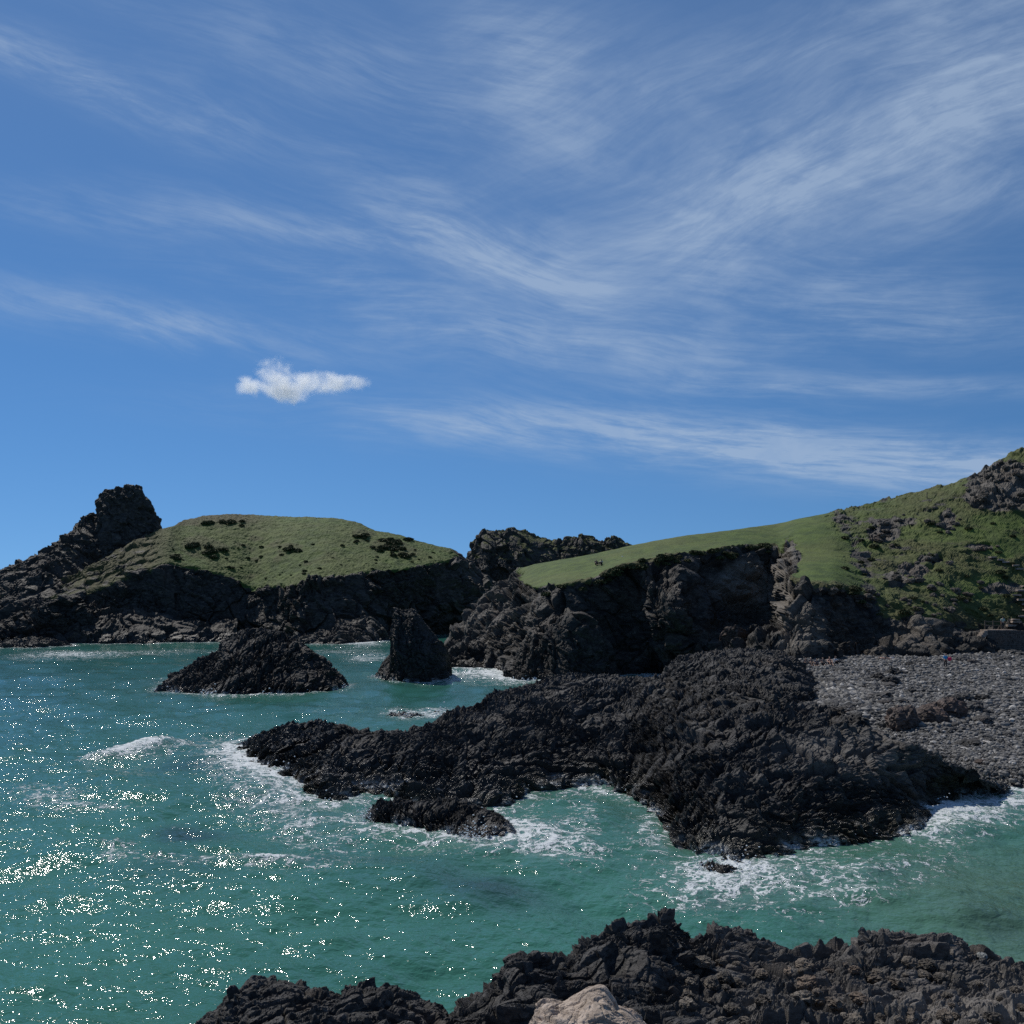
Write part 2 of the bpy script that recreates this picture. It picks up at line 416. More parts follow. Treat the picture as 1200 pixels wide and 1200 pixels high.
# -- right headland
def build_right_headland():
    px = np.concatenate([np.arange(500, 1215, 0.75), np.arange(1215, 1560, 2.5)])
    r0 = row([(500, 786, 0), (528, 785, 0), (560, 784, 0), (590, 789, 0), (602, 797, 0), (650, 798, 0), (700, 796, 0), (760, 790, 0), (800, 786, 1), (850, 780, 2.5), (900, 777, 3.8),
              (940, 774, 4.2), (1000, 769, 4.3), (1040, 773, 4.1), (1090, 771, 4.2), (1140, 766, 4.6), (1200, 760, 5), (1560, 750, 7)])
    r1 = row([(500, 780, 184), (528, 757, 194), (560, 735, 192), (590, 735, 180), (620, 742, 164), (660, 742, 163), (700, 738, 170), (735, 738, 174), (760, 735, 163), (790, 735, 160), (825, 730, 168), (860, 725, 178),
              (905, 722, 184), (918, 724, 155), (940, 730, 151.5), (1000, 732, 157), (1040, 738, 158), (1090, 738, 157), (1140, 738, 168), (1200, 732, 176), (1560, 690, 196)], 'Y')
    r2 = row([(500, 778, 188), (520, 757, 198), (535, 740, 204), (550, 722, 210), (565, 707, 213), (585, 692, 211), (604, 677, 204), (626, 689, 181), (660, 686, 172), (692, 682, 172), (731, 664, 174), (764, 659, 176), (780, 652, 178),
              (830, 648, 184), (864, 642, 190), (912, 640, 200), (928, 684, 164), (950, 690, 158), (976, 691, 159), (1010, 700, 164), (1050, 706, 167), (1100, 715, 167), (1150, 714, 176), (1200, 704, 182), (1560, 640, 205)], 'Y')
    sk = [(500, 777, 190), (520, 756, 201), (535, 738, 209), (550, 720, 216), (565, 703, 221), (585, 687, 222), (600, 675, 220), (606, 667, 219), (628, 661, 215), (660, 656, 209), (700, 649, 207), (740, 640, 210), (800, 629, 216), (850, 623, 222),
          (900, 616, 228), (950, 608, 232), (1000, 597, 234), (1040, 588, 234), (1080, 578, 232), (1120, 567, 230), (1140, 557, 228), (1155, 548, 227), (1170, 540, 226), (1185, 532, 226), (1200, 526, 226), (1300, 490, 226), (1560, 440, 236)]
    r4 = row(sk, 'Y')
    ia = np.array(sk); pr2 = r2[0]
    xs = np.unique(np.concatenate([ia[:, 0], pr2[:, 0]]))
    f_ = lambda a, c: np.interp(xs, a[:, 0], a[:, c])
    r3 = row(np.stack([xs, f_(pr2, 1)*0.5+f_(ia, 1)*0.5, f_(pr2, 2)*0.58+f_(ia, 2)*0.42], 1), 'Y')
    G, v = loft([r0, r1, r2, r3, r4], [80, 110, 70, 80], px, blur=[8, 8, 5, 8, 2], back=(60, -2), sharp=(2,))
    vv0 = np.repeat(v, len(px)); base = G.reshape(-1, 3); bx, by = project(base)
    w = fbm(base/6, 4, 71); w2 = fbm(base/2.2, 3, 72)
    edge = 2.0+0.24*w+0.10*w2
    turf = smooth(vv0, edge-0.03, edge+0.06)
    turf *= smooth(bx+8*w, 598, 616)
    # bank under the two sitters and turf tongues hanging over the edge
    right = smooth(bx+26*w-0.42*(by-600), 950, 1010)          # the rough hillside on the right
    turf = np.maximum(turf*(1-right), right*smooth(vv0, 0.7+0.35*w, 1.2+0.35*w)*np.clip(0.70+0.42*fbm(base/9, 4, 75)+0.25*w2, 0, 1))
    scr = right*np.clip(0.50+0.85*fbm(base/11, 4, 76)+0.4*(1-smooth(vv0, 1.2, 2.2)), 0, 1)
    scr = np.maximum(scr, (1-smooth(np.abs(vv0-2.02)+0.1*w2, 0.05, 0.2))*smooth(bx, 625, 700)*(1-right)*0.9)
    for cx, cy, rx, ry in ((1120, 626, 75, 9), (1175, 612, 40, 12), (960, 668, 34, 12), (1150, 690, 45, 14), (1180, 640, 40, 14)):
        q = ((bx-cx)/rx)**2+((by-cy)/ry)**2+0.7*w2
        scr = scr*smooth(q, 0.5, 1.3); turf = np.maximum(turf, 0.85*(1-smooth(q, 0.5, 1.3)))
    rk = np.zeros(len(base))
    for cx, cy, rx, ry, am in ((1175, 560, 40, 22, 1), (1150, 580, 26, 14, .8), (1040, 612, 40, 7, .5), (1035, 625, 20, 9, .75), (1110, 610, 10, 12, .7), (1180, 590, 24, 10, .7), (1070, 668, 22, 9, .7), (1090, 655, 16, 6, .9), (1050, 680, 14, 8, .8), (1150, 640, 20, 4, .7),
                               (1060, 742, 70, 20, .8), (1170, 690, 25, 8, .6), (1010, 650, 14, 5, .5), (925, 655, 14, 22, .9), (905, 690, 22, 26, .9)):
        q = ((bx-cx)/rx)**2+((by-cy)/ry)**2+0.9*w+0.5*w2
        rk = np.maximum(rk, am*(1-smooth(q, 0.45, 1.2)))
    turf = turf*(1-rk)
    track = np.zeros(len(base))
    def fn(P, N):
        d = crag(P, 7.0, 1.8, 55, (0.62, -0.1, 0.72), 2.1, 4)+1.6*fbm(strata(P, (0.3, 0.1, -0.35), .5)/16, 2, 57)*(vv0 < 2)
        tuss = (1-right)*(0.3*fbm(P/12, 3, 80)+0.10*fbm(P/2.0, 3, 81))+right*(0.6*fbm(P/10, 3, 84)+0.42*fbm(P/2.6, 3, 85))+0.10*ridged(P/0.8, 2, 82)*(0.5+right)
        bush = scr*(0.75*ridged(P/2.0, 3, 83))
        damp = np.where(vv0 > 2.0, 0.62, 1.0)*(1-smooth(vv0, 4.0, 4.3)*0.6)
        return d*(1-turf)*damp+turf*(tuss+bush)
    G = displace(G, fn); V = G.reshape(-1, 3)
    q = ((bx-905)/26)**2+((by-690)/30)**2
    tone = 0.55*(1-smooth(q+0.6*w, 0.4, 1.3))+0.65*(1-smooth(((bx-925-(640-by)*0.35)/11)**2+((by-655)/24)**2+0.6*w, 0.4, 1.2))
    tone += 0.8*(1-smooth(((bx-868)/34)**2+((by-684)/30)**2+0.9*w, 0.3, 1.2))+0.55*(1-smooth(((bx-940)/28)**2+((by-730)/36)**2+0.8*w, 0.3, 1.2))
    tone += 0.6*(1-smooth(((bx-918)/6)**2+((by-725)/40)**2+w, 0.3, 1.3))
    tone += rk*right*0.85*np.clip(0.6+w2, 0, 1)+0.32*(1-smooth(bx+12*w, 585, 650))*smooth(V[:, 2], 2, 8)  # last term: sunlight on the left flank painted in as paler rock
    tone += 0.22*smooth(w+0.3*w2, 0.05, 0.5)*smooth(vv0, 1.0, 2.0)
    at = ground_attrs(V, grass=turf, scrub=np.clip(scr, 0, 1), wet=wet_shade(V, 2.5), tone=np.clip(tone, 0, 1))
    LAND.append(V); PICK['right'] = V
    tag(link('cliff_headland', mesh_from('cliff_headland', V, grid_quads(*G.shape[:2]), False, at), M_cliff), kind='structure')

build_peak(); build_left_hill(); build_knob(); build_right_headland()

# -- beach
def build_beach():
    px = np.concatenate([np.arange(905, 1215, 1.0), np.arange(1215, 1700, 4)])
    r0 = row([(770, 870, -0.5), (1000, 885, -0.5), (1100, 915, -0.5), (1170, 931, -0.4), (1200, 934, -0.4), (1400, 960, -.4), (1700, 990, -.4)])
    r1 = row([(770, 838, 1.5), (1000, 850, 1.6), (1100, 866, 1.5), (1200, 872, 1.5), (1700, 900, 1.5)])
    r2 = row([(770, 800, 3.0), (1000, 802, 3.2), (1200, 800, 3.2), (1700, 806, 3.4)])
    r3 = row([(770, 780, 4.2), (930, 775, 4.3), (1000, 769, 4.4), (1050, 770, 4.4), (1140, 765, 4.6), (1200, 759, 4.9), (1700, 752, 6)])
    G, v = loft([r0, r1, r2, r3], [70, 80, 70], px, blur=[10, 10, 10, 6], back=(30, 4.0))
    G = displace(G, lambda P, N: 0.35*fbm(P/7, 3, 5)+0.04*facets(P/0.55, 6, .8)[0])
    V = G.reshape(-1, 3); LAND.append(V); PICK['beach'] = V
    m, nt, out = newmat('grey_shingle'); b = NB(nt)
    pos = b.n('ShaderNodeNewGeometry').outputs['Position']
    vc = b.voro(pos, 4.5, 'F1', 'Color'); vd = b.voro(pos, 4.5, 'F1', 'Distance'); ve = b.voro(pos, 11, 'F1', 'Distance')
    sep = b.n('ShaderNodeSeparateColor'); b.l(vc, sep.inputs[0])
    c = b.mix(sep.outputs[0], (0.055, 0.053, 0.050), (0.20, 0.19, 0.178))
    c = b.mix(b.ramp(sep.outputs[1], 0.9, 0.97), c, (0.32, 0.30, 0.28))
    c = b.mix(b.ramp(b.noise(pos, 0.18, 3), 0.45, 0.65, 0, 0.5), c, (0.055, 0.055, 0.055))
    wet = b.attr('wet'); c = b.mix(wet, c, b.mix(0.75, c, (0.018, 0.018, 0.02)))
    h = b.math('ADD', b.math('MULTIPLY', vd, -1.0), b.math('MULTIPLY', ve, -0.4))
    b.bsdf(out, c, b.mix(wet, (0.75,)*3, (0.3,)*3), b.bump(h, 0.8, 0.15))
    at = {'wet': 1-smooth(V[:, 2]+0.3*fbm(V/5, 2, 9), 0.3, 1.1)}
    tag(link('beach', mesh_from('beach', V, grid_quads(*G.shape[:2]), False, at), m), kind='structure')
build_beach()

# ---------------------------------------------------------------- sea rocks and reefs (each a thing)
def rock_loft(name, label, rows, segs, x0, x1, step, mat, scale, amp, seed, blur=None, back=(10, -2), dirv=(0.6, -0.2, 0.75), k=2.2, cat='rock', group=None, attrf=None, skirt=True, detail=4, fnx=None, fine=1.0):
    px = np.arange(x0, x1+step*0.5, step)
    G, v = loft(rows, segs, px, blur=blur, back=back, skirt=skirt)
    vv = np.repeat(v, len(px))
    taper = smooth(np.minimum(px-x0, x1-px), -2*step, 14*step)
    tp = np.tile(0.3+0.7*taper, len(v))
    def fn(P, N):
        d = (shelf if mat is M_reef else crag)(P, scale, amp, seed, dirv, k, detail, fine=fine)
        if fnx: d = d+fnx(P, vv)
        return d*tp
    G = displace(G, fn); V = G.reshape(-1, 3); LAND.append(V); PICK[name+str(seed)] = V
    at = ATTR0(len(V)); at['wet'] = wet_shade(V, 1.5)
    if mat is M_reef: at['runoff'] = (1-smooth(V[:, 2], 0.15, 0.9))*smooth(fbm(V/2.2, 3, 66), -0.05, 0.35)*smooth(V[:, 2], -0.3, 0.05)
    if seed in (151, 171): at['runoff'] = at['runoff']*0.35
    if attrf: at.update(attrf(V, vv))
    o = based(name, V, grid_quads(*G.shape[:2]), mat, at)
    return tag(o, label, cat, group)

def build_reef():
    r0 = row([(x, y, 0) for x, y in [(272, 884), (285, 893), (310, 906), (335, 914), (350, 922), (365, 938), (385, 944), (405, 944), (425, 930), (450, 935), (480, 945), (530, 950), (570, 950), (590, 948), (605, 942), (620, 930), (650, 926), (680, 921), (705, 921), (740, 938),
              (768, 958), (780, 975), (790, 995), (815, 1008), (840, 1014), (870, 1020), (900, 1014), (940, 1004), (990, 990), (1040, 986), (1080, 980), (1092, 962), (1110, 950), (1130, 946), (1165, 940), (1188, 936)]])
    r1 = row([(272, 882, .05), (310, 892, .7), (350, 903, 1.0), (385, 915, 1.1), (440, 905, 1.4), (530, 915, 1.4), (605, 912, 1.5), (680, 893, 1.8), (740, 902, 2.1), (785, 935, 2.2), (840, 958, 2.4), (900, 958, 2.5), (990, 948, 2.2), (1040, 942, 1.9), (1080, 935, 1.6), (1130, 922, 1.2), (1188, 935, .08)])
    r1[0][:, 2] *= 0.66
    r2 = row([(272, 880, .1), (310, 872, 1.2), (385, 875, 1.9), (440, 875, 2.3), (530, 875, 2.7), (605, 865, 3.1), (680, 850, 3.5), (740, 850, 3.8), (785, 865, 4.0), (840, 880, 4.2), (900, 880, 4.4), (990, 885, 4.3), (1040, 890, 3.9), (1080, 902, 3.0), (1130, 910, 1.9), (1188, 934, .1)])
    r2[0][:, 2] *= 0.90
    r3 = row([(272, 879, .1), (285, 870, .7), (300, 864, 1), (330, 852, 1.3), (350, 849, 1.4), (370, 850, 1.5), (390, 849, 1.6), (420, 856, 1.9), (440, 860, 2), (475, 858, 2.3), (500, 851, 2.6), (530, 838, 3.0), (560, 827, 3.2), (575, 817, 3.6), (590, 813, 3.8), (620, 806, 4.0), (640, 803, 4.0), (680, 798, 4.2), (700, 797, 4.2), (740, 799, 4.3), (780, 802, 4.4), (840, 816, 4.7), (900, 826, 5.1), (950, 829, 5.1), (975, 832, 5.1),
              (1000, 843, 4.9), (1020, 852, 4.7), (1060, 872, 4.2), (1100, 890, 3.2), (1130, 905, 2.2), (1165, 922, 1.0), (1188, 933, .1)])
    def at(V, vv):
        x, y = project(V)
        w = fbm(V/2.5, 3, 7)
        weed = (1-smooth(((x-1120)/42)**2+((y-925)/20)**2+0.8*w, 0.4, 1.2))+0.6*(1-smooth(((x-1050)/35)**2+((y-965)/16)**2+0.8*w, 0.4, 1.2))
        brown = (1-smooth(vv, 0.5, 1.5))*0.35
        tone = 0.6*(1-smooth(((x-1010)/110)**2+((y-882)/34)**2+0.8*w, 0.3, 1.4))+0.45*smooth(w, -0.05, 0.4)*smooth(V[:, 2], 1.2, 3.5)  # first term: sheen on the right of the reef painted in as pale colour
        return dict(weed=np.clip(weed+brown*0.6+0.55*(1-smooth(V[:, 2]+0.4*w, 0.7, 1.7))*smooth(w, -0.25, 0.25), 0, 1), tone=np.clip(tone, 0, 1), wet=np.clip(wet_shade(V, 2.6)+0.2, 0, 1))
    def extra(P, vv):
        x, y = project(P); hol = np.zeros(len(P)); w = fbm(P/1.5, 3, 210)
        for cx, cy, rx, ry, dp in ((893, 846, 20, 8, 1.5), (930, 852, 17, 8, 1.3), (856, 846, 16, 6, .8), (800, 862, 26, 6, 1.0), (838, 905, 12, 16, .9), (965, 905, 22, 8, .8), (1015, 880, 26, 6, .8), (610, 880, 26, 6, .6), (520, 892, 24, 6, .5), (450, 893, 22, 5, .5), (690, 862, 16, 10, .8), (745, 878, 22, 6, .8),
                                   (640, 835, 24, 4, .6), (880, 930, 24, 8, .8), (1000, 945, 24, 8, .6), (760, 925, 12, 10, .7), (905, 875, 30, 5, .7), (560, 862, 20, 5, .5), (390, 880, 24, 5, .4), (1060, 900, 24, 6, .6), (960, 860, 16, 5, .6), (720, 830, 26, 4, .6)):
            hol += dp*(1-smooth(((x-cx+0.6*(y-cy))/rx)**2+((y-cy)/ry)**2+0.7*w, 0.35, 1.1))
        return -hol+0.75*(0.55-ridged(strata(P, (0.8, 0.5, 0.1), 1.6)/7, 2, 201))*smooth(vv, 0.3, 1.2)*(1-smooth(vv, 2.8, 3.0)*0.7)
    rock_loft('rock_reef', 'broad low black rock reef jutting from the beach into the green water', [r0, r1, r2, r3], [170, 270, 430], 272, 1188, 0.9, M_reef, 3.2, 0.66, 101, blur=[3, 6, 6, 2], back=(9, -1.5), attrf=at, cat='reef', detail=5, fine=lambda P: 1-0.75*(lambda x, y: np.exp(-((x-1030)/120)**2-((y-885)/40)**2)+0.6*np.exp(-((x-850)/60)**2-((y-920)/40)**2))(*project(P)), dirv=(0.35, 0.5, 0.75), k=2.6, fnx=extra)
build_reef()

def sky_rows(front, sky, Yc, mid=0.5, yb=0.35):
    """rows for a rock standing in water: front waterline, mid face, crest at distance Yc"""
    f = np.array(front, float); s = np.array([(a[0], a[1], a[2] if len(a) > 2 else Yc) for a in sky], float)
    xs = np.unique(np.concatenate([f[:, 0], s[:, 0]]))
    fp = np.interp(xs, f[:, 0], f[:, 1]); sp = np.interp(xs, s[:, 0], s[:, 1]); sy = np.interp(xs, s[:, 0], s[:, 2])
    fz = np.interp(xs, f[:, 0], f[:, 2]) if f.shape[1] > 2 else np.zeros(len(xs))
    fy = depth_at(fp, fz)
    hgt = np.clip((fp-sp)/12.0, 0, 1)
    cy = fy+(np.maximum(sy-fy, 0.3))*hgt+0.05
    r0 = (np.stack([xs, fp, fy], 1), 'Y')
    rm = (np.stack([xs, fp*(1-mid)+sp*mid, fy*(1-yb)+cy*yb], 1), 'Y')
    r1 = (np.stack([xs, sp, cy], 1), 'Y')
    return [r0, rm, r1]

rock_loft('sea_rock', 'large wedge shaped dark rock island standing alone in the open cove', sky_rows([(181, 811), (230, 814), (290, 815), (350, 814), (395, 810), (409, 804)],
          [(181, 810), (192, 800), (205, 790), (230, 775), (245, 768), (256, 764), (262, 752), (272, 745), (285, 740), (298, 737), (318, 739), (335, 744), (347, 746), (365, 762), (385, 776), (395, 788), (403, 796), (409, 803)], 150),
          [90, 90], 181, 409, 0.5, M_reef, 3.2, 0.8, 121, blur=[3, 4, 1], back=(8, -2), dirv=(0.75, 0.1, -0.6), k=2.6)
rock_loft('sea_stack', 'tall narrow black sea stack rising from the water before the cliff', sky_rows([(455, 797), (465, 799), (500, 801), (520, 798), (530, 793)],
          [(456, 796), (457, 768), (458.5, 736), (460, 721), (464, 713), (472, 712), (482, 713), (490, 719), (500, 733), (510, 746), (519, 754), (526, 765), (529, 780), (530, 792)], 160, yb=0.2),
          [80, 60], 456, 530, 0.3, M_reef, 2.4, 0.42, 131, blur=[2, 3, 1], back=(6, -2), dirv=(0.3, 0.1, 0.9))
rock_loft('sea_rock', 'small pointed rock leaning against the left foot of the sea stack', sky_rows([(438, 793), (450, 797), (462, 798), (470, 797)], [(438, 793), (443, 787), (450, 774), (457, 766), (464, 772), (470, 796)], 163),
          [40, 40], 438, 470, 0.4, M_reef, 2.0, 0.4, 141, blur=[2, 2, 1], back=(6, -2))
rock_loft('sea_rock', 'low jagged wet rock awash just behind the long black reef', sky_rows([(450, 841), (480, 843), (505, 841), (540, 838)], [(450, 840), (458, 832), (470, 829), (485, 831), (500, 834), (520, 834), (540, 837)], 126),
          [30, 30], 450, 540, 0.5, M_reef, 1.6, 0.4, 151, blur=[2, 2, 1], back=(4, -2))
rock_loft('sea_rock', 'low wet black rock lobe ringed by white foam in front of the reef', [row([(424, 962, 0), (440, 969, 0), (480, 974, 0), (520, 982, 0), (550, 988, 0), (575, 992, 0), (600, 985, 0), (609, 978, 0)]),
          row([(424, 959, .1), (440, 955, .6), (480, 957, .8), (520, 962, .8), (560, 970, .7), (590, 970, .6), (609, 977, .1)]),
          row([(424, 957, .1), (440, 943, .9), (465, 936, 1.2), (490, 940, 1.1), (520, 936, 1.25), (545, 940, 1.2), (575, 952, 1.0), (595, 960, .8), (609, 976, .1)])],
          [60, 60], 424, 609, 0.4, M_reef, 1.3, 0.34, 161, blur=[3, 4, 2], back=(3, -1.5))
rock_loft('sea_rock', 'little half sunk rock in foam off the blunt front corner of the reef', sky_rows([(815, 1018), (840, 1030), (860, 1033), (885, 1027)], [(815, 1016), (830, 1010), (850, 1014), (870, 1018), (885, 1026)], 50.5),
          [40, 30], 815, 885, 0.4, M_reef, 0.9, 0.2, 171, blur=[2, 2, 1], back=(1.5, -1.5))
rock_loft('domed_rock', 'big smooth domed black rock between the reef and the beach', sky_rows([(770, 803, 3), (820, 816, 3), (870, 824, 3), (920, 826, 3), (950, 822, 3), (966, 812, 3)],
          [(770, 800), (778, 786), (786, 777), (800, 770), (830, 763), (860, 759), (900, 761), (922, 767), (940, 778), (952, 790), (960, 800), (966, 811)], 124),
          [90, 160], 770, 966, 0.7, M_reef, 2.8, 0.5, 181, blur=[3, 4, 1], back=(12, 1.5), skirt=1.5, dirv=(0.5, 0.1, 0.85), k=2.8, fine=1.0, attrf=lambda V, vv: dict(wet=np.full(len(V), 0.15)), fnx=lambda P, vv: -0.5*smooth(ridged(strata(P, (0.6, 0.3, 0.6), 2.0)/5, 3, 183), 0.62, 0.85))
rock_loft('cliff_rock', 'big rounded dark buttress rock at the foot of the headland cliff', sky_rows([(588, 795), (610, 798), (650, 799), (700, 798), (724, 793)],
          [(588, 794), (600, 780), (612, 765), (625, 752), (640, 740), (652, 728), (665, 722), (680, 719), (695, 727), (708, 742), (718, 765), (724, 792)], 164),
          [80, 60], 588, 724, 0.5, M_cliff, 4.0, 0.9, 191, blur=[3, 4, 2], back=(8, -2))
rock_loft('cliff_rock', 'brown rounded rock lump standing behind the domed black rock', sky_rows([(840, 766, 4), (865, 767, 4), (885, 765, 4)], [(840, 765), (844, 742), (850, 735), (862, 733), (874, 738), (882, 750), (885, 764)], 158),
          [40, 30], 840, 885, 0.5, M_brown, 1.6, 0.3, 195, blur=[2, 2, 1], back=(6, 2), skirt=1.0)
for i, (lab, fr, sk) in enumerate([
    ('low grey rock ledge at the water under the left hill', [(345, 755), (400, 756), (458, 751)], [(345, 754), (360, 745), (385, 735), (398, 728), (415, 726), (435, 722), (447, 730), (458, 750)]),
    ('long shelving rock ledge at the left foot of the green hill', [(150, 756), (200, 754), (262, 749)], [(150, 755), (165, 745), (180, 735), (200, 738), (225, 742), (262, 748)]),
    ('dark rock at the far left waterline below the rocky peak', [(-10, 760), (40, 760), (85, 757)], [(-10, 758), (10, 748), (30, 745), (60, 750), (85, 756)])]):
    rock_loft('shore_rock', lab, sky_rows(fr, sk, [275, 285, 258][i]+6), [40, 40], fr[0][0], fr[-1][0], 0.6, M_cliff, 3.5, 0.9, 301+i*5, blur=[2, 2, 1], back=(10, -2), attrf=lambda V, vv: dict(tone=np.full(len(V), 0.08)))

# ---------------------------------------------------------------- foreground outcrops
r0 = row([(180, 1460, 12), (600, 1460, 12)], 'Y')
r1 = row([(180, 1290, 17), (250, 1265, 17), (400, 1255, 17), (520, 1275, 17), (600, 1330, 17)], 'Y')
sk = [(180, 1290), (225, 1222), (240, 1197), (250, 1187), (265, 1180), (272, 1168), (284, 1163), (288, 1156), (297, 1152), (315, 1153), (335, 1153), (350, 1158), (365, 1162), (378, 1161), (395, 1168), (406, 1161), (412, 1158), (425, 1157), (440, 1158), (452, 1155), (465, 1160), (485, 1164), (500, 1180), (520, 1192), (545, 1212), (600, 1300)]
rock_loft('foreground_rock', 'black rounded rock outcrop low at the bottom edge left of centre', [r0, r1, row([(x, y, 21.5) for x, y in sk], 'Y')], [40, 260], 180, 600, 0.7, M_near, 0.75, 0.2, 401, blur=[6, 5, 2], back=(5, -2), skirt=1.0, detail=5, dirv=(0.4, 0.1, 0.8), k=1.6, cat='outcrop')
sk = [(500, 1260, 20), (515, 1203, 20.5), (530, 1187, 21), (545, 1176, 21.5), (560, 1166, 22), (585, 1152, 22.5), (588, 1138, 22.5), (600, 1123, 22.5), (613, 1117, 22.5), (625, 1114, 22.5), (638, 1117, 22.7), (646, 1127, 23), (660, 1124, 23), (668, 1123, 23.5), (672, 1112, 24), (690, 1099, 24), (715, 1091, 24), (730, 1081, 24), (750, 1080, 24), (760, 1084, 24), (767, 1078, 24), (775, 1075, 24), (786, 1076, 24), (794, 1081, 24), (801, 1091, 24.5), (807, 1099, 25),
      (830, 1091, 26), (850, 1084, 26), (865, 1087, 26), (880, 1101, 26.5), (905, 1105, 27), (930, 1115, 27), (950, 1110, 27), (985, 1112, 27), (1003, 1108, 27), (1009, 1095, 27), (1020, 1091, 27), (1060, 1091, 27), (1100, 1095, 27), (1126, 1102, 27), (1131, 1112, 27), (1150, 1116, 27), (1165, 1126, 27), (1200, 1131, 27), (1300, 1140, 27), (1500, 1160, 27)]
r2 = row([(500, 1280, 18.5), (560, 1215, 19.5), (640, 1185, 20), (690, 1165, 21), (760, 1155, 21), (830, 1150, 22.5), (1000, 1148, 23), (1200, 1165, 23), (1500, 1190, 23)], 'Y')
r1 = row([(500, 1350, 16.5), (640, 1270, 17), (800, 1215, 18.5), (1000, 1205, 18.8), (1200, 1210, 18.8), (1500, 1240, 18.8)], 'Y')
r0 = row([(500, 1500, 12), (1500, 1500, 12)], 'Y')
def near_attr(V, vv):
    x, y = project(V); w = fbm(V/1.2, 4, 12); w2 = fbm(V/0.35, 3, 13)
    t = 0.22*smooth(x, 760, 880)+0.65*smooth(x+60*w, 900, 1200)*smooth(y+14*w, 1140, 1190)+0.3*smooth(w, 0.05, 0.4)*smooth(x, 790, 880)+0.2*smooth(w2, 0.15, 0.5)*smooth(x, 700, 850)
    return dict(tone=np.clip(t, 0, 1), wet=np.clip(0.25-0.2*smooth(x, 780, 900), 0, 1)*np.ones(len(V)))
rock_loft('foreground_rock', 'long rough dark grey rock outcrop filling the bottom right corner', [r0, r1, r2, row(sk, 'Y')], [40, 240, 280], 500, 1500, 0.8, M_near, 0.85, 0.24, 411, blur=[6, 6, 6, 4], back=(6, -2), skirt=1.0, attrf=near_attr, detail=5, dirv=(0.35, 0.2, 0.8), k=1.7, cat='outcrop')
sk = [(600, 1260), (616, 1222), (621, 1203), (627, 1188), (636, 1175), (648, 1171), (660, 1171), (674, 1164), (690, 1158), (702, 1156), (708, 1157), (716, 1167), (724, 1176), (736, 1184), (748, 1196), (762, 1212), (790, 1262)]
rock_loft('tan_boulder', 'pale tan boulder with a notched top among the black foreground rocks', [row([(600, 1330, 14.6), (790, 1330, 14.6)], 'Y'), row([(600, 1262, 15.0), (640, 1225, 15.0), (700, 1222, 15.0), (740, 1235, 15.0), (790, 1265, 15.2)], 'Y'), row([(x, y, 17.0) for x, y in sk], 'Y')],
          [30, 120], 600, 790, 0.5, M_tan, 0.85, 0.10, 421, blur=[5, 6, 2], back=(1.6, 5.8), skirt=1.0, detail=3, k=1.4, dirv=(0.5, 0.2, 0.7), cat='boulder', attrf=lambda V, vv: dict(wet=np.zeros(len(V))))

# ---------------------------------------------------------------- loose boulders
def ico(sub):
    import bmesh
    bm = bmesh.new(); bmesh.ops.create_icosphere(bm, subdivisions=sub, radius=1)
    V = np.array([v.co[:] for v in bm.verts]); T = np.array([[v.index for v in f.verts] for f in bm.faces]); bm.free()
    return V, T
ICO4, ICO2, ICO1 = ico(5), ico(2), ico(1)
def boulder_mesh(seed, mat, flat=0.7, rough=1.0, name='boulder'):
    V, T = ICO4; V = V.copy()
    P = V*1.0+seed*5.1
    d = 0.30*rough*facets(P*0.9, seed, 1.0)[0]+0.16*rough*facets(P*2.2, seed+3, 1.1)[0]+0.07*rough*facets(P*5, seed+5, 1)[0]+0.03*fbm(P*9, 2, seed)
    V = V*(1+d)[:, None]*np.array([1, 0.85, flat])
    me = mesh_from(name, V, T, False, ATTR0(len(V))); me.materials.append(mat); return me
BV = [boulder_mesh(i, M_beach_rock, 0.55+0.1*(i % 3), 0.8) for i in range(6)]
BB = [boulder_mesh(20+i, M_brown, 0.8, 0.85) for i in range(4)]
BD = [boulder_mesh(40+i, M_reef, 0.7, 1.1) for i in range(4)]
BC = [boulder_mesh(60+i, M_hill_rock, 0.75, 1.3) for i in range(5)]

PROJ = {k: project(v) for k, v in PICK.items()}
def pick(surf, px, py, tol=2.5):
    """nearest point of a landform seen through photo position (px, py)"""
    V = PICK[surf]; x, y = PROJ[surf]
    d = (x-px)**2+(y-py)**2+np.where(V[:, 1] < 5, 1e9, 0)
    m = d < tol*tol
    if not m.any(): return V[np.argmin(d)]
    c = np.where(m)[0]; return V[c[np.argmin(V[c, 1])]]

def place(name, me, p, w, label, cat, group=None, squash=1.0, sink=0.25, rz=None):
    o = bpy.data.objects.new(name, me); COL.objects.link(o)
    o.location = (p[0], p[1], p[2]+w*0.5*0.6*squash-w*sink*squash); o.scale = (w/2, w/2, w/2*squash)
    o.rotation_euler = (random.uniform(-.2, .2), random.uniform(-.2, .2), random.uniform(0, 6.28) if rz is None else rz)
    return tag(o, label, cat, group)

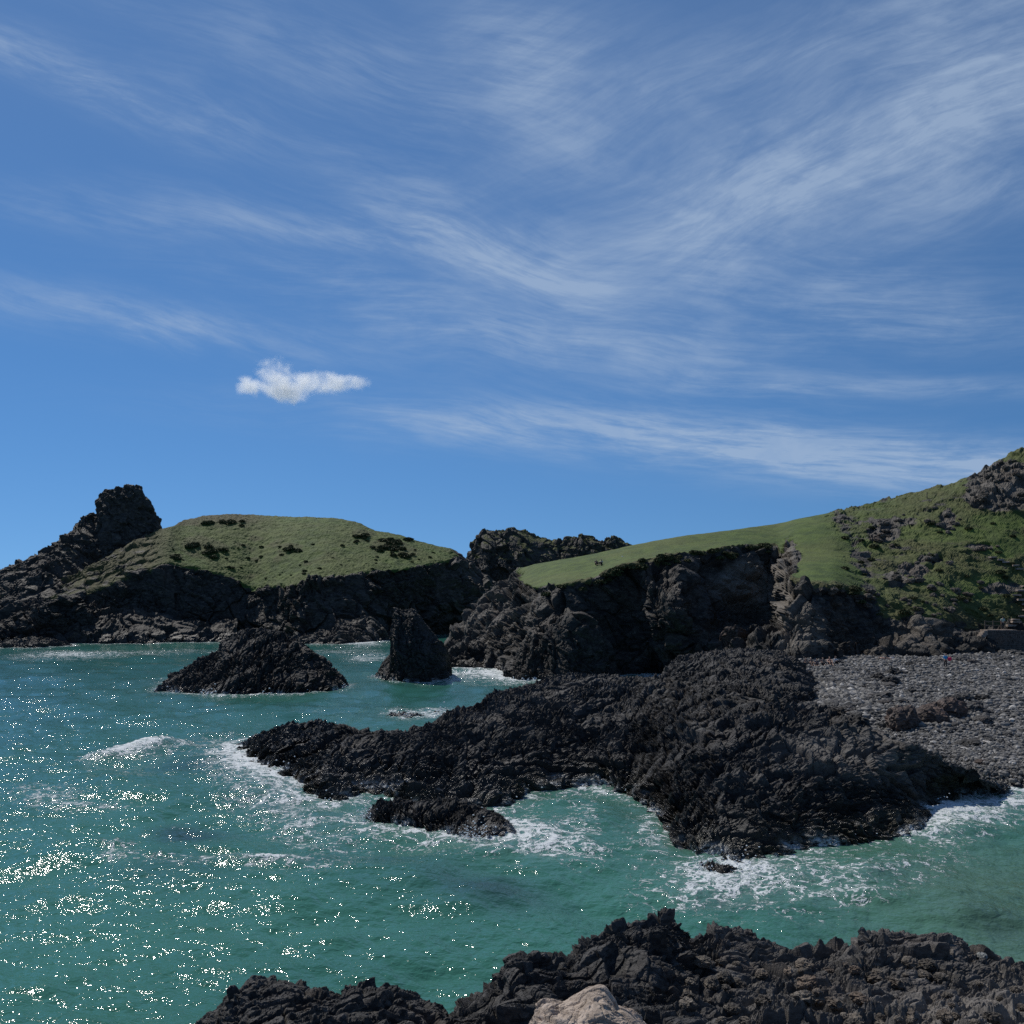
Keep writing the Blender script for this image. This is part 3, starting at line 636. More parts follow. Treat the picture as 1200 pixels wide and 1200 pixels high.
def bpx(px, py, wpx, me, label, name='boulder', surf='beach', squash=1.0, group=None):
    p = pick(surf, px, py); return place(name, me, p, wpx*p[1]/F, label, 'boulder', group, squash)
bpx(1058, 848, 42, BB[0], 'large reddish brown boulder, left end of the boulder row on the beach', squash=1.15)
bpx(1090, 842, 40, BB[1], 'dark brown boulder in the middle of the boulder row on the beach', squash=1.0)
bpx(1110, 836, 44, BB[2], 'wide purplish brown boulder with a sloping face in the beach boulder row')
bpx(1118, 822, 24, BD[0], 'black pointed boulder behind the brown boulder row')
bpx(1128, 818, 26, BV[0], 'flat pale grey slab boulder behind the boulder row')
bpx(1151, 818, 20, BD[1], 'dark rounded boulder standing right of the grey slab', squash=0.9)
bpx(1140, 832, 26, BV[1], 'grey boulder at the right end of the brown boulder row')
bpx(1150, 843, 22, BV[2], 'low grey boulder in front of the right end of the boulder row', squash=0.8)
bpx(1030, 794, 18, BD[2], 'dark upright boulder on the upper beach', squash=1.1)
bpx(1050, 788, 18, BD[3], 'dark boulder lying right of the upright one on the upper beach')
bpx(1044, 799, 22, BD[0], 'greenish black boulder in front of the pair on the upper beach')
bpx(1136, 871, 26, BD[1], 'flat dark stone half buried in the lower shingle', squash=0.6)
bpx(1156, 868, 11, boulder_mesh(81, plain('white_stone', (0.55, 0.5, 0.44)), 0.6, 0.5), 'bright white flat stone on the lower shingle', squash=0.6)
bpx(1150, 892, 16, BB[3], 'low pale brown stone beside the seaweed end of the reef', squash=0.6)
bpx(1080, 777, 14, BV[3], 'long dark stone near the sitters left of the blue top', squash=0.6)
bpx(1066, 777, 16, BD[2], 'dark flat boulder at the foot of the cliff cave', squash=0.6)
# smaller countable cobbles strewn on the beach, larger to the left of the row
made = 0
while made < 150:
    t = random.random()
    if t < 0.62: x, y = random.gauss(985, 40), random.gauss(818, 16)
    else: x, y = random.uniform(960, 1200), random.uniform(785, 880)
    if x < 935 or x > 1204 or y < 782 or y > 845+max(0, (x-1060)*0.4): continue
    p = pick('beach', x, y); w = random.uniform(0.7, 1.0+1.1*random.random())*(1.2 if t < 0.62 else 0.75)
    place('cobble', random.choice(BV), p, w, 'grey rounded cobble lying on the shingle beach', 'stone', 'cobbles strewn over the beach', random.uniform(0.5, 0.8)); made += 1
# rocks at the foot of the wall
for x, y, w in ((1175, 762, 12), (1186, 763, 15), (1165, 766, 10), (1196, 765, 10), (1155, 768, 8), (1180, 770, 12), (1100, 772, 10), (1128, 772, 20), (1140, 776, 14)):
    p = pick('beach', x, min(y, 775)); place('boulder', random.choice(BV), p, w*p[1]/F, 'grey boulder fallen at the foot of the beach stairs wall', 'boulder', 'boulders below the stairs', 0.8)
# outcropping rocks on the rough hillside
clusters = [(1172, 548, 26, 14, 16), (1150, 578, 26, 12, 16), (1185, 588, 18, 10, 8), (1042, 610, 36, 8, 14), (1032, 626, 20, 10, 14), (1110, 610, 12, 12, 10), (1090, 655, 20, 5, 8), (1060, 675, 22, 8, 10), (1150, 640, 24, 4, 6), (1070, 706, 60, 14, 18), (1120, 690, 50, 12, 10), (1000, 700, 30, 8, 8)]
for cx, cy, rx, ry, n in clusters:
    for i in range(n):
        x, y = random.gauss(cx, rx*0.55), random.gauss(cy, ry*0.55)
        if x > 1206: continue
        p = pick('right', x, y); w = random.choice((0.7, 0.9, 1.1, 1.4, 1.8))
        place('hillside_rock', random.choice(BC), p, w, 'rough grey brown rock sticking out of the rough hillside turf', 'rock', 'rocks outcropping on the right hillside', random.uniform(0.6, 1.0), 0.30)

# loose stones on the foreground outcrop
near = 'foreground_rock411'
for i in range(60):
    x, y = random.uniform(800, 1200), random.uniform(1125, 1198)
    p = pick(near, x, y, 4); w = random.choice((0.15, 0.2, 0.25, 0.35, 0.45))
    place('loose_stone', random.choice(BC), p, w, 'loose grey stone lying on the bottom right rock outcrop', 'stone', 'stones on the near outcrop', 0.8)
p = pick(near, 1150, 1118, 4); place('loose_stone', boulder_mesh(91, plain('pale_stone', (0.20, 0.205, 0.195)), 0.6, 0.8), p, 0.32, 'pale angular stone on the skyline of the near outcrop', 'stone', None, 1)

# pebbles: stuff
def build_pebbles():
    B = PICK['beach']; x, y = PROJ['beach']
    c = np.where((x > 925) & (x < 1210) & (B[:, 2] > 0.5) & (y > 764) & (y < 935))[0]
    n = 26000
    idx = RNG.choice(c, n)
    P = B[idx]+RNG.normal(0, 0.35, (n, 3))*np.array([1, 1, 0])
    V1, T1 = ICO1
    xx, yy = x[idx], y[idx]
    big = np.exp(-((xx-990)/45)**2-((yy-815)/22)**2)
    s = (0.10+0.34*RNG.random(n)**5+0.32*big*RNG.random(n))
    s[yy > 850] *= 0.75
    th = RNG.random(n)*6.283; ct, sn = np.cos(th), np.sin(th)
    sh = np.stack([RNG.uniform(.8, 1.35, n), RNG.uniform(.6, 1, n), RNG.uniform(.5, .9, n)], 1)
    L = V1[None]*sh[:, None]*s[:, None, None]*(1+RNG.uniform(-.16, .16, (n, len(V1), 1)))
    W = np.stack([L[..., 0]*ct[:, None]-L[..., 1]*sn[:, None], L[..., 0]*sn[:, None]+L[..., 1]*ct[:, None], L[..., 2]], -1)+P[:, None]
    W[..., 2] += s[:, None]*0.1
    T = (T1[None]+(np.arange(n)*len(V1))[:, None, None]).reshape(-1, 3)
    tone = np.repeat(RNG.random(n), len(V1))
    m, nt, out = newmat('pebble_stone'); b = NB(nt)
    pos = b.n('ShaderNodeNewGeometry').outputs['Position']
    t = b.attr('tone')
    c1 = b.mix(b.ramp(t, 0.0, 0.9), (0.042, 0.040, 0.0375), (0.205, 0.195, 0.182))
    c1 = b.mix(b.ramp(t, 0.92, 0.975), c1, (0.46, 0.435, 0.40))
    c1 = b.mix(b.ramp(b.noise(pos, 8, 3), 0.4, 0.7, 0, 0.4), c1, (0.07, 0.068, 0.06))
    b.bsdf(out, c1, 0.7)
    o = link('pebbles', mesh_from('pebbles', W.reshape(-1, 3), T, False, {'tone': tone}), m)
    tag(o, 'grey pebbles covering the sloping beach', 'pebbles', kind='stuff')
build_pebbles()

# ---------------------------------------------------------------- sea
def build_water():
    pxs = np.concatenate([np.linspace(-2600, -90, 60)[:-1], np.arange(-90, 1290, 1.15), np.linspace(1290, 3800, 60)])
    pys = np.concatenate([[690.8, 691.5, 693, 695.5, 699, 704, 710, 717, 724, 731, 737], np.arange(741, 1210, 0.85), np.linspace(1211, 2400, 90)])
    Y = H*F/(pys-YH)
    X = (pxs[None]-CX)*Y[:, None]/F; YY = np.repeat(Y[:, None], len(pxs), 1)
    P = np.stack([X, YY, np.zeros_like(X)], -1).reshape(-1, 3)
    # land raster for distance to shore
    c = 0.5; x0, y0, nx, ny = -160, 20, 640, 620
    land = np.zeros((ny, nx), bool)
    for V in LAND:
        m = V[:, 2] > 0.12
        ix = ((V[m, 0]-x0)/c).astype(int); iy = ((V[m, 1]-y0)/c).astype(int)
        k = (ix >= 0) & (ix < nx) & (iy >= 0) & (iy < ny); land[iy[k], ix[k]] = True
    dist = np.where(land, 0, 99.0)
    for _ in range(26):
        q = dist.copy()
        for dy, dx, w in ((0, 1, 1), (0, -1, 1), (1, 0, 1), (-1, 0, 1), (1, 1, 1.41), (1, -1, 1.41), (-1, 1, 1.41), (-1, -1, 1.41)):
            q = np.minimum(q, np.roll(np.roll(dist, dy, 0), dx, 1)+w*c)
        dist = q
    fx = np.clip((P[:, 0]-x0)/c-0.5, 0, nx-1.01); fy = np.clip((P[:, 1]-y0)/c-0.5, 0, ny-1.01)
    ix, iy = fx.astype(int), fy.astype(int); ax, ay = fx-ix, fy-iy
    D = (dist[iy, ix]*(1-ax)+dist[iy, ix+1]*ax)*(1-ay)+(dist[iy+1, ix]*(1-ax)+dist[iy+1, ix+1]*ax)*ay
    px = np.tile(pxs, len(pys)); py = np.repeat(pys, len(pxs))
    dpx = np.repeat(Y/F, len(pxs))
    # waves
    z = np.zeros(len(P)); rng = np.random.default_rng(3)
    for i in range(70):
        lam = 0.45*1.068**i
        ang = math.radians(250)+rng.normal(0, 0.75); kx, ky = math.cos(ang)*6.283/lam, math.sin(ang)*6.283/lam
        a = 0.0062*lam**0.92*(1 if lam < 7 else (7/lam)**0.6)
        rowsp = np.repeat(np.gradient(Y)*-1, len(pxs))
        vis = smooth(lam/np.maximum(rowsp, dpx*1.2), 1.6, 4.0)
        ph = kx*P[:, 0]+ky*P[:, 1]+rng.uniform(0, 6.28)+1.2*vnoise(P/(lam*3.0)+i*3.7, 5)
        s = np.sin(ph); z += vis*a*(s+0.25*np.cos(2*ph))
    sh = smooth(D, 0.0, 3.0)
    z *= 0.25+0.75*sh
    # white water: near rocks by distance, plus the breakers seen in the open
    w = fbm(P/5, 4, 17); w2 = fbm(P/1.6, 4, 18)
    expo = 0.26+0.0*px
    for cx, cy, rx, ry, a in ((330, 930, 95, 60, .9), (560, 985, 120, 40, .95), (640, 985, 50, 30, 0.4), (700, 925, 50, 14, .45), (1130, 960, 60, 28, 1.2), (880, 1030, 130, 32, .65), (580, 795, 60, 14, 1.4), (430, 765, 60, 20, .6), (290, 815, 130, 10, .5), (760, 795, 60, 10, .9), (250, 752, 140, 8, .6), (50, 758, 120, 6, .5), (480, 805, 50, 8, .4), (520, 835, 60, 14, .8), (1190, 940, 40, 16, .9)):
        expo = expo+a*np.exp(-((px-cx)/rx)**2-((py-cy)/ry)**2)
    reach = 0.35+1.5*expo
    foam = np.clip(expo*0.95, 0, 0.80)*np.exp(-np.maximum(D-0.5, 0)/reach)
    def ell(cx, cy, rx, ry, a, rot=0.0, p=2):
        c_, s_ = math.cos(rot), math.sin(rot); u = ((px-cx)*c_+(py-cy)*s_)/rx; v = (-(px-cx)*s_+(py-cy)*c_)/ry
        return a*0.86*np.exp(-(np.abs(u)**p+np.abs(v)**p))
    crest = ell(172, 879, 48, 7, 1.3, -0.12)+ell(125, 886, 38, 4, .75, -0.1)
    foam = foam+crest
    for e in ((55, 935, 45, 14, .62, .1), (110, 944, 60, 4, .5, 0), (260, 1010, 95, 6, .72, 0.05), (340, 1016, 60, 8, .5, .1), (140, 995, 24, 12, .62, 0), (205, 968, 20, 5, .3, 0), (290, 905, 60, 40, .50, .5), (262, 880, 36, 16, .36, .2), (360, 975, 70, 22, .55, .4), (640, 985, 45, 22, .52, .2), (650, 1005, 60, 14, .4, 0),
              (690, 975, 20, 36, .35, 0), (760, 985, 26, 36, .42, .2), (900, 1035, 140, 22, .44, -.1), (960, 1060, 110, 24, .42, -.1), (800, 1045, 50, 18, .42, 0), (1060, 1020, 90, 22, .36, -.2), (1120, 955, 50, 16, .6, -.2), (1170, 955, 40, 14, .5, 0), (110, 766, 70, 4, .8, 0), (60, 770, 60, 4, .55, 0), (230, 798, 50, 8, .5, 0), (215, 764, 60, 3, .45, 0),
              (430, 755, 26, 3, .9, -.05), (432, 772, 26, 4, .9, -.05), (400, 764, 50, 5, .5, 0), (562, 790, 40, 6, 1.0, .1), (600, 803, 40, 3, .5, 0), (500, 862, 70, 5, .25, 0), (660, 944, 40, 6, .3, .2), (320, 870, 40, 5, .4, -.5), (120, 905, 110, 4, .26, 0)):
        foam = foam+ell(*e)
    foam += 0.15*foam*w2*2
    dark = ell(222, 975, 44, 13, .9, 0.05)+ell(200, 1018, 60, 16, .45)+ell(575, 1045, 75, 20, .75, .1)+ell(230, 900, 50, 9, .5)+ell(330, 950, 60, 12, .4, .2)+ell(1170, 1090, 45, 14, .5, .2)+ell(860, 1060, 60, 10, .5)+ell(450, 1010, 60, 10, .3)
    dark = dark*(1+0.8*w)
    shallow = smooth(px+50*w, 850, 1180)*smooth(py, 950, 1040)*0.9+ell(690, 798, 70, 6, .8)+0.35*np.exp(-D/3.0)
    far = 1-smooth(py+14*w, 760, 930)
    z += 0.55*crest+0.10*np.clip(foam, 0, 1)*(1+w2)+0.22*np.clip(foam-0.25, 0, 0.6)*(0.5+ridged(P/0.9, 3, 77))+0.3*ell(1120, 952, 46, 9, 1)+0.25*ell(562, 788, 36, 5, 1)+0.2*ell(300, 925, 60, 18, 1)*(1+w2)
    P[:, 2] = z
    m, nt, out = newmat('sea_water'); b = NB(nt)
    pos = b.n('ShaderNodeNewGeometry').outputs['Position']
    f, dk, shl, fr = b.attr('foam'), b.attr('dark'), b.attr('shallow'), b.attr('far')
    n0 = b.noise(pos, 0.06, 3, 0.5); n1 = b.noise(pos, 0.5, 4, 0.6)
    c = b.mix(b.ramp(n0, 0.35, 0.65), (0.038, 0.140, 0.102), (0.048, 0.170, 0.122))
    c = b.mix(b.math('MULTIPLY', fr, 0.7), c, (0.028, 0.122, 0.108))
    c = b.mix(shl, c, (0.075, 0.150, 0.100))
    c = b.mix(b.math('MULTIPLY', dk, 0.85, clamp=True), c, (0.018, 0.030, 0.036))
    # foam web
    warp = b.n('ShaderNodeVectorMath'); warp.operation = 'ADD'
    nc = b.noise(pos, 0.7, 3, 0.6, col=True); sc = b.n('ShaderNodeVectorMath'); sc.operation = 'SCALE'; sc.inputs['Scale'].default_value = 1.3
    b.l(nc, sc.inputs[0]); b.l(pos, warp.inputs[0]); b.l(sc.outputs[0], warp.inputs[1])
    def fil(scale, width, det=4):
        q = b.noise(warp.outputs[0], scale, det, 0.62, 0.8)
        return b.ramp(b.math('ABSOLUTE', b.math('SUBTRACT', q, 0.5)), 0.0, width, 1, 0)
    pat = b.math('ADD', b.math('MULTIPLY', fil(0.55, 0.06), 0.42), b.math('MULTIPLY', fil(1.6, 0.07), 0.32))
    pat = b.math('ADD', pat, b.math('MULTIPLY', b.noise(warp.outputs[0], 1.1, 8, 0.74), 0.60))
    th = b.math('ADD', b.math('MULTIPLY_ADD', pat, 1.75, -0.72-0.86), f)
    fm = b.ramp(th, -0.06, 0.50, 0, 0.90)
    fm = b.math('MULTIPLY', fm, b.ramp(f, 0.08, 0.25))
    milky = b.ramp(f, 0.15, 0.9, 0, 0.35)
    c = b.mix(milky, c, (0.16, 0.27, 0.25))
    c = b.mix(fm, c, (0.74, 0.77, 0.78))
    # ripples
    rip = b.vmap(pos, (1, 1.25, 1), (0, 0, 0.35))
    h = b.math('ADD', b.math('MULTIPLY', b.noise(rip, 2.2, 2, 0.5, 0.6), 0.25), b.math('MULTIPLY', b.noise(rip, 6.5, 1.5, 0.5, 0.4), 0.075))
    h = b.math('ADD', h, b.math('MULTIPLY', b.noise(rip, 8, 1, 0.5), 0.025))
    h = b.math('ADD', h, b.math('MULTIPLY', b.noise(pos, 9, 4, 0.7), b.math('MULTIPLY', fm, 0.25)))
    nor = b.bump(h, 1.0, 0.35)
    pr = b.bsdf(out, c, b.mix(fm, (0.07,)*3, (0.7,)*3), nor, 1.333, 0.5)
    at = dict(foam=np.clip(foam, 0, 1.3), dark=np.clip(dark, 0, 1), shallow=np.clip(shallow, 0, 1), far=far)
    tag(link('sea', mesh_from('sea', P, grid_quads(len(pys), len(pxs))[:, ::-1], True, at), m), kind='structure')
build_water()
def build_spray():
    """white droplets thrown up where the swell breaks on the rocks"""
    spots = []
    for name in [k for k in PICK if k.startswith(('rock_reef', 'sea_rock', 'sea_stack', 'cliff_rock'))]:
        V = PICK[name]; m = (V[:, 2] > 0.05) & (V[:, 2] < 0.35); q = V[m]
        if len(q): spots.append(q[RNG.integers(0, len(q), min(len(q), 6000))])
    Q = np.concatenate(spots); x, y = project(Q)
    gate = smooth(fbm(Q/2.5, 3, 88), 0.02, 0.35)
    w = np.full(len(Q), 0.10)
    for cx, cy, rx, ry, a in ((300, 910, 60, 30, .7), (420, 945, 40, 20, .8), (520, 975, 80, 25, .9), (600, 965, 30, 30, 1.0), (1110, 955, 40, 24, 1.3), (1165, 940, 30, 12, 1.0), (860, 1022, 60, 16, .7), (700, 922, 40, 8, .3), (580, 790, 40, 14, .8), (300, 812, 110, 8, .15), (520, 838, 60, 10, .4)):
        w += a*np.exp(-((x-cx)/rx)**2-((y-cy)/ry)**2)
    keep = RNG.random(len(Q)) < np.clip(gate*w*0.75, 0, 1)
    Q, w = Q[keep], w[keep]; n = len(Q)
    r = np.random.default_rng(5)
    C = Q+np.stack([r.normal(0, .35, n), r.normal(-.35, .3, n), r.exponential(0.22, n)*(0.5+w)], 1)
    V1, T1 = ICO1; V1 = V1
    sz = r.uniform(0.018, 0.055, n)*np.clip(C[:, 1]/60, 0.8, 2.2)
    W = C[:, None]+V1[None]*sz[:, None, None]*np.array([1.3, 1, .8])
    T = (T1[None]+(np.arange(n)*len(V1))[:, None, None]).reshape(-1, 3)
    o = link('spray', mesh_from('spray', W.reshape(-1, 3), T, True), plain('spray_white', (0.78, 0.81, 0.82), 0.5, 0.03))
    tag(o, 'white spray thrown up along the wet rock edges', 'spray', kind='stuff')
build_spray()
# sea bed below, so nothing is open underneath
tag(link('sea_bed', mesh_from('sea_bed', np.array([[-9000, -400, -4], [9000, -400, -4], [9000, 30000, -4], [-9000, 30000, -4.]]), np.array([[0, 1, 2, 3]])), plain('sea_bed_sand', (0.1, 0.1, 0.07))), kind='structure')

# ---------------------------------------------------------------- steps, wall, railing at the back of the beach
M_stone = rock_material('wall_stone', (0.05, 0.045, 0.04), (0.12, 0.105, 0.09), (0.26, 0.22, 0.18), 0.5)
M_path = rock_material('path_stone', (0.22, 0.18, 0.145), (0.33, 0.27, 0.22), (0.42, 0.36, 0.3), 0.5)
M_wood = plain('weathered_wood', (0.11, 0.09, 0.07))
class MB:
    def __init__(s): s.V, s.Q = [], []
    def box(s, c, d, jit=0.0, rz=0.0):
        n = len(s.V); cz, sz = math.cos(rz), math.sin(rz)
        for sx, sy, szz in ((-1, -1, -1), (1, -1, -1), (1, 1, -1), (-1, 1, -1), (-1, -1, 1), (1, -1, 1), (1, 1, 1), (-1, 1, 1)):
            x, y, z = sx*d[0]/2+random.uniform(-jit, jit), sy*d[1]/2+random.uniform(-jit, jit), szz*d[2]/2+random.uniform(-jit, jit)
            s.V.append((c[0]+x*cz-y*sz, c[1]+x*sz+y*cz, c[2]+z))
        for q in ((0, 3, 2, 1), (4, 5, 6, 7), (0, 1, 5, 4), (1, 2, 6, 5), (2, 3, 7, 6), (3, 0, 4, 7)): s.Q.append([n+i for i in q])
    def build(s, name, mat, parent=None, bevel=0.0):
        me = mesh_from(name, np.array(s.V, float), np.array(s.Q), False, ATTR0(len(s.V)))
        o = link(name, me, mat, parent)
        if bevel:
            md = o.modifiers.new('b', 'BEVEL'); md.width = bevel; md.segments = 2
        return o
YW = 158.0
def at_px(px, py, Y=YW): return unproj(px, py, Y)
def build_stairs():
    pl, pt = at_px(1157, 739), at_px(1262, 739)
    zb = at_px(1157, 762)[2]-0.6; zt = pl[2]
    wall = thing('stone_wall', 'dark stone retaining wall holding the terrace at the back of the beach', 'wall', (pl[0], YW, zb))
    mb = MB(); L = pt[0]-pl[0]; h = zt-zb
    zz = 0
    while zz < h-0.05:
        ch = min(random.uniform(0.22, 0.36), h-zz); x = 0
        while x < L:
            w = random.uniform(0.3, 0.75); mb.box((x+w/2, 0.25+random.uniform(-.05, .05), zz+ch/2), (w-0.03, 0.5, ch-0.03), 0.025); x += w
        zz += ch
    mb.box((L/2, 0.36, h/2-0.03), (L-0.1, 0.4, h-0.1))
    mb.build('masonry', M_stone, wall)
    tb = MB(); x = 0
    while x < 4.4:
        for j in range(4):
            tb.box((x+0.35, 0.3+j*0.62, h+0.05+0.01*random.random()), (0.67, 0.58, 0.1), 0.015)
        x += 0.7
    tb.box((2.2, 1.5, h-0.6), (4.2, 2.0, 1.2))
    tb.build('terrace_paving', M_path, wall)
    rail = thing('railing', 'weathered two rail wooden railing along the back of the terrace', 'railing', (pl[0]+0.7, YW+2.2, zt+0.1))
    for i in range(3):
        p = MB(); p.box((i*1.35, 0, 0.7), (0.12, 0.12, 1.6)); p.build('post', M_wood, rail, 0.01)
    for z in (0.65, 1.3):
        p = MB(); p.box((1.35, -0.09, z), (3.1, 0.05, 0.13)); p.build('rail', M_wood, rail, 0.008)
    st = thing('stone_steps', 'rough stone steps climbing from the beach to the terrace left of the wall', 'steps', (pl[0], YW, zb))
    n = 9
    for i in range(n):
        p = MB(); zz = h-0.02-i*0.31
        p.box((-0.35-i*0.26, 0.35-0.03*i, zz-0.35), (0.62, 1.3+0.1*random.random(), 0.7), 0.05); p.build('step', M_path if i < 3 else M_stone, st, 0.02)
    up = thing('stone_steps', 'upper flight of pale stone steps climbing the hillside at the right edge', 'steps', tuple(pick('right', 1188, 733, 5)))
    o = np.array(up.location)
    for px, py in ((1182, 734), (1187, 729), (1192, 724), (1197, 719), (1201, 713), (1200, 706), (1196, 700), (1192, 695), (1196, 689), (1201, 684), (1196, 664), (1188, 660), (1180, 656), (1172, 653), (1164, 650)):
        q = pick('right', px, py, 4)-o
        p = MB(); p.box((q[0], q[1], q[2]+0.12), (random.uniform(1.0, 1.7), random.uniform(0.7, 1.0), 0.3), 0.07, random.uniform(-.4, .4))
        p.build('step', M_path, up, 0.03)
build_stairs()

# ---------------------------------------------------------------- people
def skin_mesh(name, chains, sub=1):
    """chains: list of lists of (x,y,z,r[,r2]); chains start on an existing vertex when given as ('@', index)"""
    V, E, R = [], [], []
    for ch in chains:
        prev = None
        for p in ch:
            if isinstance(p, int): prev = p; continue
            V.append(p[:3]); R.append((p[3], p[4] if len(p) > 4 else p[3])); i = len(V)-1
            if prev is not None: E.append((prev, i))
            prev = i
    me = bpy.data.meshes.new(name); me.from_pydata(V, E, [])
    o = bpy.data.objects.new(name, me); COL.objects.link(o)
    md = o.modifiers.new('s', 'SKIN'); md.use_smooth_shade = True
    for i, r in enumerate(R): me.skin_vertices[0].data[i].radius = r
    me.skin_vertices[0].data[0].use_root = True
    if sub: o.modifiers.new('u', 'SUBSURF').levels = sub
    dg = bpy.context.evaluated_depsgraph_get(); ev = o.evaluated_get(dg)
    m2 = bpy.data.meshes.new_from_object(ev); m2.name = name
    bpy.data.objects.remove(o); bpy.data.meshes.remove(me)
    return m2

POSES = {
    # pelvis, chest, neck, head, then (shoulder, elbow, wrist), (hip, knee, ankle, toe) for the left side; right mirrored with a small change
    'sit': dict(pel=(0, 0, .10), chest=(0, .06, .40), neck=(0, .03, .58), head=(0, -.01, .74), arm=[(.18, .04, .53), (.25, -.16, .36), (.16, -.38, .36)], leg=[(.10, -.02, .10), (.15, -.40, .42), (.14, -.66, .07), (.15, -.84, .04)]),
    'stand': dict(pel=(0, 0, .92), chest=(0, -.01, 1.25), neck=(0, -.02, 1.46), head=(0, -.05, 1.62), arm=[(.19, 0, 1.40), (.25, .02, 1.12), (.26, -.10, .88)], leg=[(.10, 0, .90), (.12, -.02, .48), (.13, .02, .07), (.14, -.18, .03)]),
    'lie': dict(pel=(0, 0, .12), chest=(0, .34, .15), neck=(0, .54, .15), head=(0, .70, .15), arm=[(.19, .48, .14), (.30, .24, .10), (.26, -.02, .08)], leg=[(.10, -.02, .12), (.12, -.45, .12), (.13, -.86, .07), (.14, -.92, .20)]),
}
def lerp(a, b, t): return tuple(a[i]*(1-t)+b[i]*t for i in range(3))
def person(label, px, py, surf, pose, rz, top, bottom, skin=(0.42, 0.26, 0.18), hair=(0.03, 0.02, 0.015), scale=1.0, group=None, bare=False, loc=None):
    q = POSES[pose]; p = pick(surf, px, py) if loc is None else loc
    t = thing('person', label, 'person', (p[0], p[1], p[2]+0.02), rz, group); t.scale = (scale*1.18,)*3
    ms = plain('skin_tone', skin, 0.55, 0.1)
    pe, ch, ne, he = q['pel'], q['chest'], q['neck'], q['head']
    body = [[pe+(.15, .11), lerp(pe, ch, .5)+(.135, .10), ch+(.165, .11), ne+(.058, .058), lerp(ne, he, .45)+(.066, .07), he+(.080, .098), lerp(ne, he, 1.55)+(.060, .07)]]
    nv = 7
    d = Vector(he)-Vector(ne)
    face = Vector((0, -1, 0)) if pose != 'lie' else Vector((0, 0, 1))
    nose = Vector(he)+face*0.118-d*0.1
    body.append([5, tuple(nose)+(.014, .014)]); nv += 1
    fing = []
    for s in (1, -1):
        A = [(s*a[0], a[1]+(0.05 if s < 0 else 0)*(i > 0), a[2]) for i, a in enumerate(q['arm'])]
        Lg = [(s*a[0]+(0.03 if s < 0 and i > 0 else 0), a[1]+(0.06 if s < 0 and i > 0 else 0), a[2]) for i, a in enumerate(q['leg'])]
        body.append([2, A[0]+(.062, .062), A[1]+(.044, .044), A[2]+(.031, .027)]); nv += 3
        fd = (Vector(A[2])-Vector(A[1])).normalized(); palm = Vector(A[2])+fd*0.075
        body[-1].append(tuple(palm)+(.040, .018)); pi_ = nv; nv += 1
        sd = Vector((1, 0, 0)); nrm = fd.cross(sd).normalized()
        for k, (off, ln) in enumerate(((-.030, .072), (-.010, .082), (.010, .078), (.030, .060))):
            b0 = palm+sd*off*0.9; fing.append([tuple(b0)+(.010, .009), tuple(b0+fd*ln*0.6+nrm*0.006)+(.009, .008), tuple(b0+fd*ln+nrm*0.022)+(.007, .007)])
        b0 = Vector(A[2])+fd*0.03-sd*s*0.028; fing.append([tuple(b0)+(.012, .011), tuple(b0-sd*s*0.03+fd*0.03)+(.010, .009), tuple(b0-sd*s*0.035+fd*0.062)+(.008, .008)])
        body.append([0, Lg[0]+(.092, .095), Lg[1]+(.060, .062), Lg[2]+(.040, .044), Lg[3]+(.042, .028)]); nv += 4
    me = skin_mesh('body', body, 2)
    fm = skin_mesh('fingers', fing, 1)
    import bmesh
    bm = bmesh.new(); bm.from_mesh(me); bm.from_mesh(fm); bm.to_mesh(me); bm.free()
    link('body', me, ms, t)
    g = 1.16
    if not bare:
        tops = [[lerp(pe, ch, .1)+(.155*g, .115*g), lerp(pe, ch, .5)+(.14*g, .105*g), ch+(.168*g, .115*g), lerp(ch, ne, .75)+(.075, .075)]]
        for s in (1, -1):
            A = [(s*a[0], a[1]+(0.05 if s < 0 else 0)*(i > 0), a[2]) for i, a in enumerate(q['arm'])]
            tops.append([2, A[0]+(.074, .074), A[1]+(.058, .056)])
        link('top', skin_mesh('top', tops, 1), plain('fabric_top', top, 0.85, 0.12), t)
    bot = [[pe+(.165, .125), lerp(pe, ch, .2)+(.15, .115)]]
    for s in (1, -1):
        Lg = [(s*a[0]+(0.03 if s < 0 and i > 0 else 0), a[1]+(0.06 if s < 0 and i > 0 else 0), a[2]) for i, a in enumerate(q['leg'])]
        bot.append([0, Lg[0]+(.106, .108), lerp(Lg[0], Lg[1], .85)+(.078, .078)]+([Lg[1]+(.072, .072), lerp(Lg[1], Lg[2], .9)+(.054, .056)] if pose != 'lie' and not bare else []))
    link('trousers' if not bare else 'shorts', skin_mesh('bottoms', bot, 1), plain('fabric_bottom', bottom, 0.85, 0.12), t)
    hb = (Vector(he)-face*0.022+d*0.22)
    link('hair', skin_mesh('hair', [[tuple(hb-face*0.03-d*0.42)+(.07, .065), tuple(hb-face*0.01)+(.094, .10), tuple(hb+d*0.28)+(.066, .075)]], 2), plain('hair_colour', hair, 0.6), t)
    return t
SG = None
person('person in black clothes sitting on the grass, left of the two on the clifftop', 698.5, 660, 'right', 'sit', 0.25, (0.02, 0.02, 0.025), (0.02, 0.02, 0.025), scale=1.15)
person('person in a pale top sitting on the clifftop grass, right of the two', 703.8, 660, 'right', 'sit', -0.5, (0.55, 0.5, 0.36), (0.02, 0.02, 0.022), scale=1.18)
person('person in dark clothes sitting at the left end of the beach group', 944.6, 777.5, 'beach', 'sit', 0.3, (0.04, 0.04, 0.05), (0.05, 0.05, 0.06), scale=1.1)
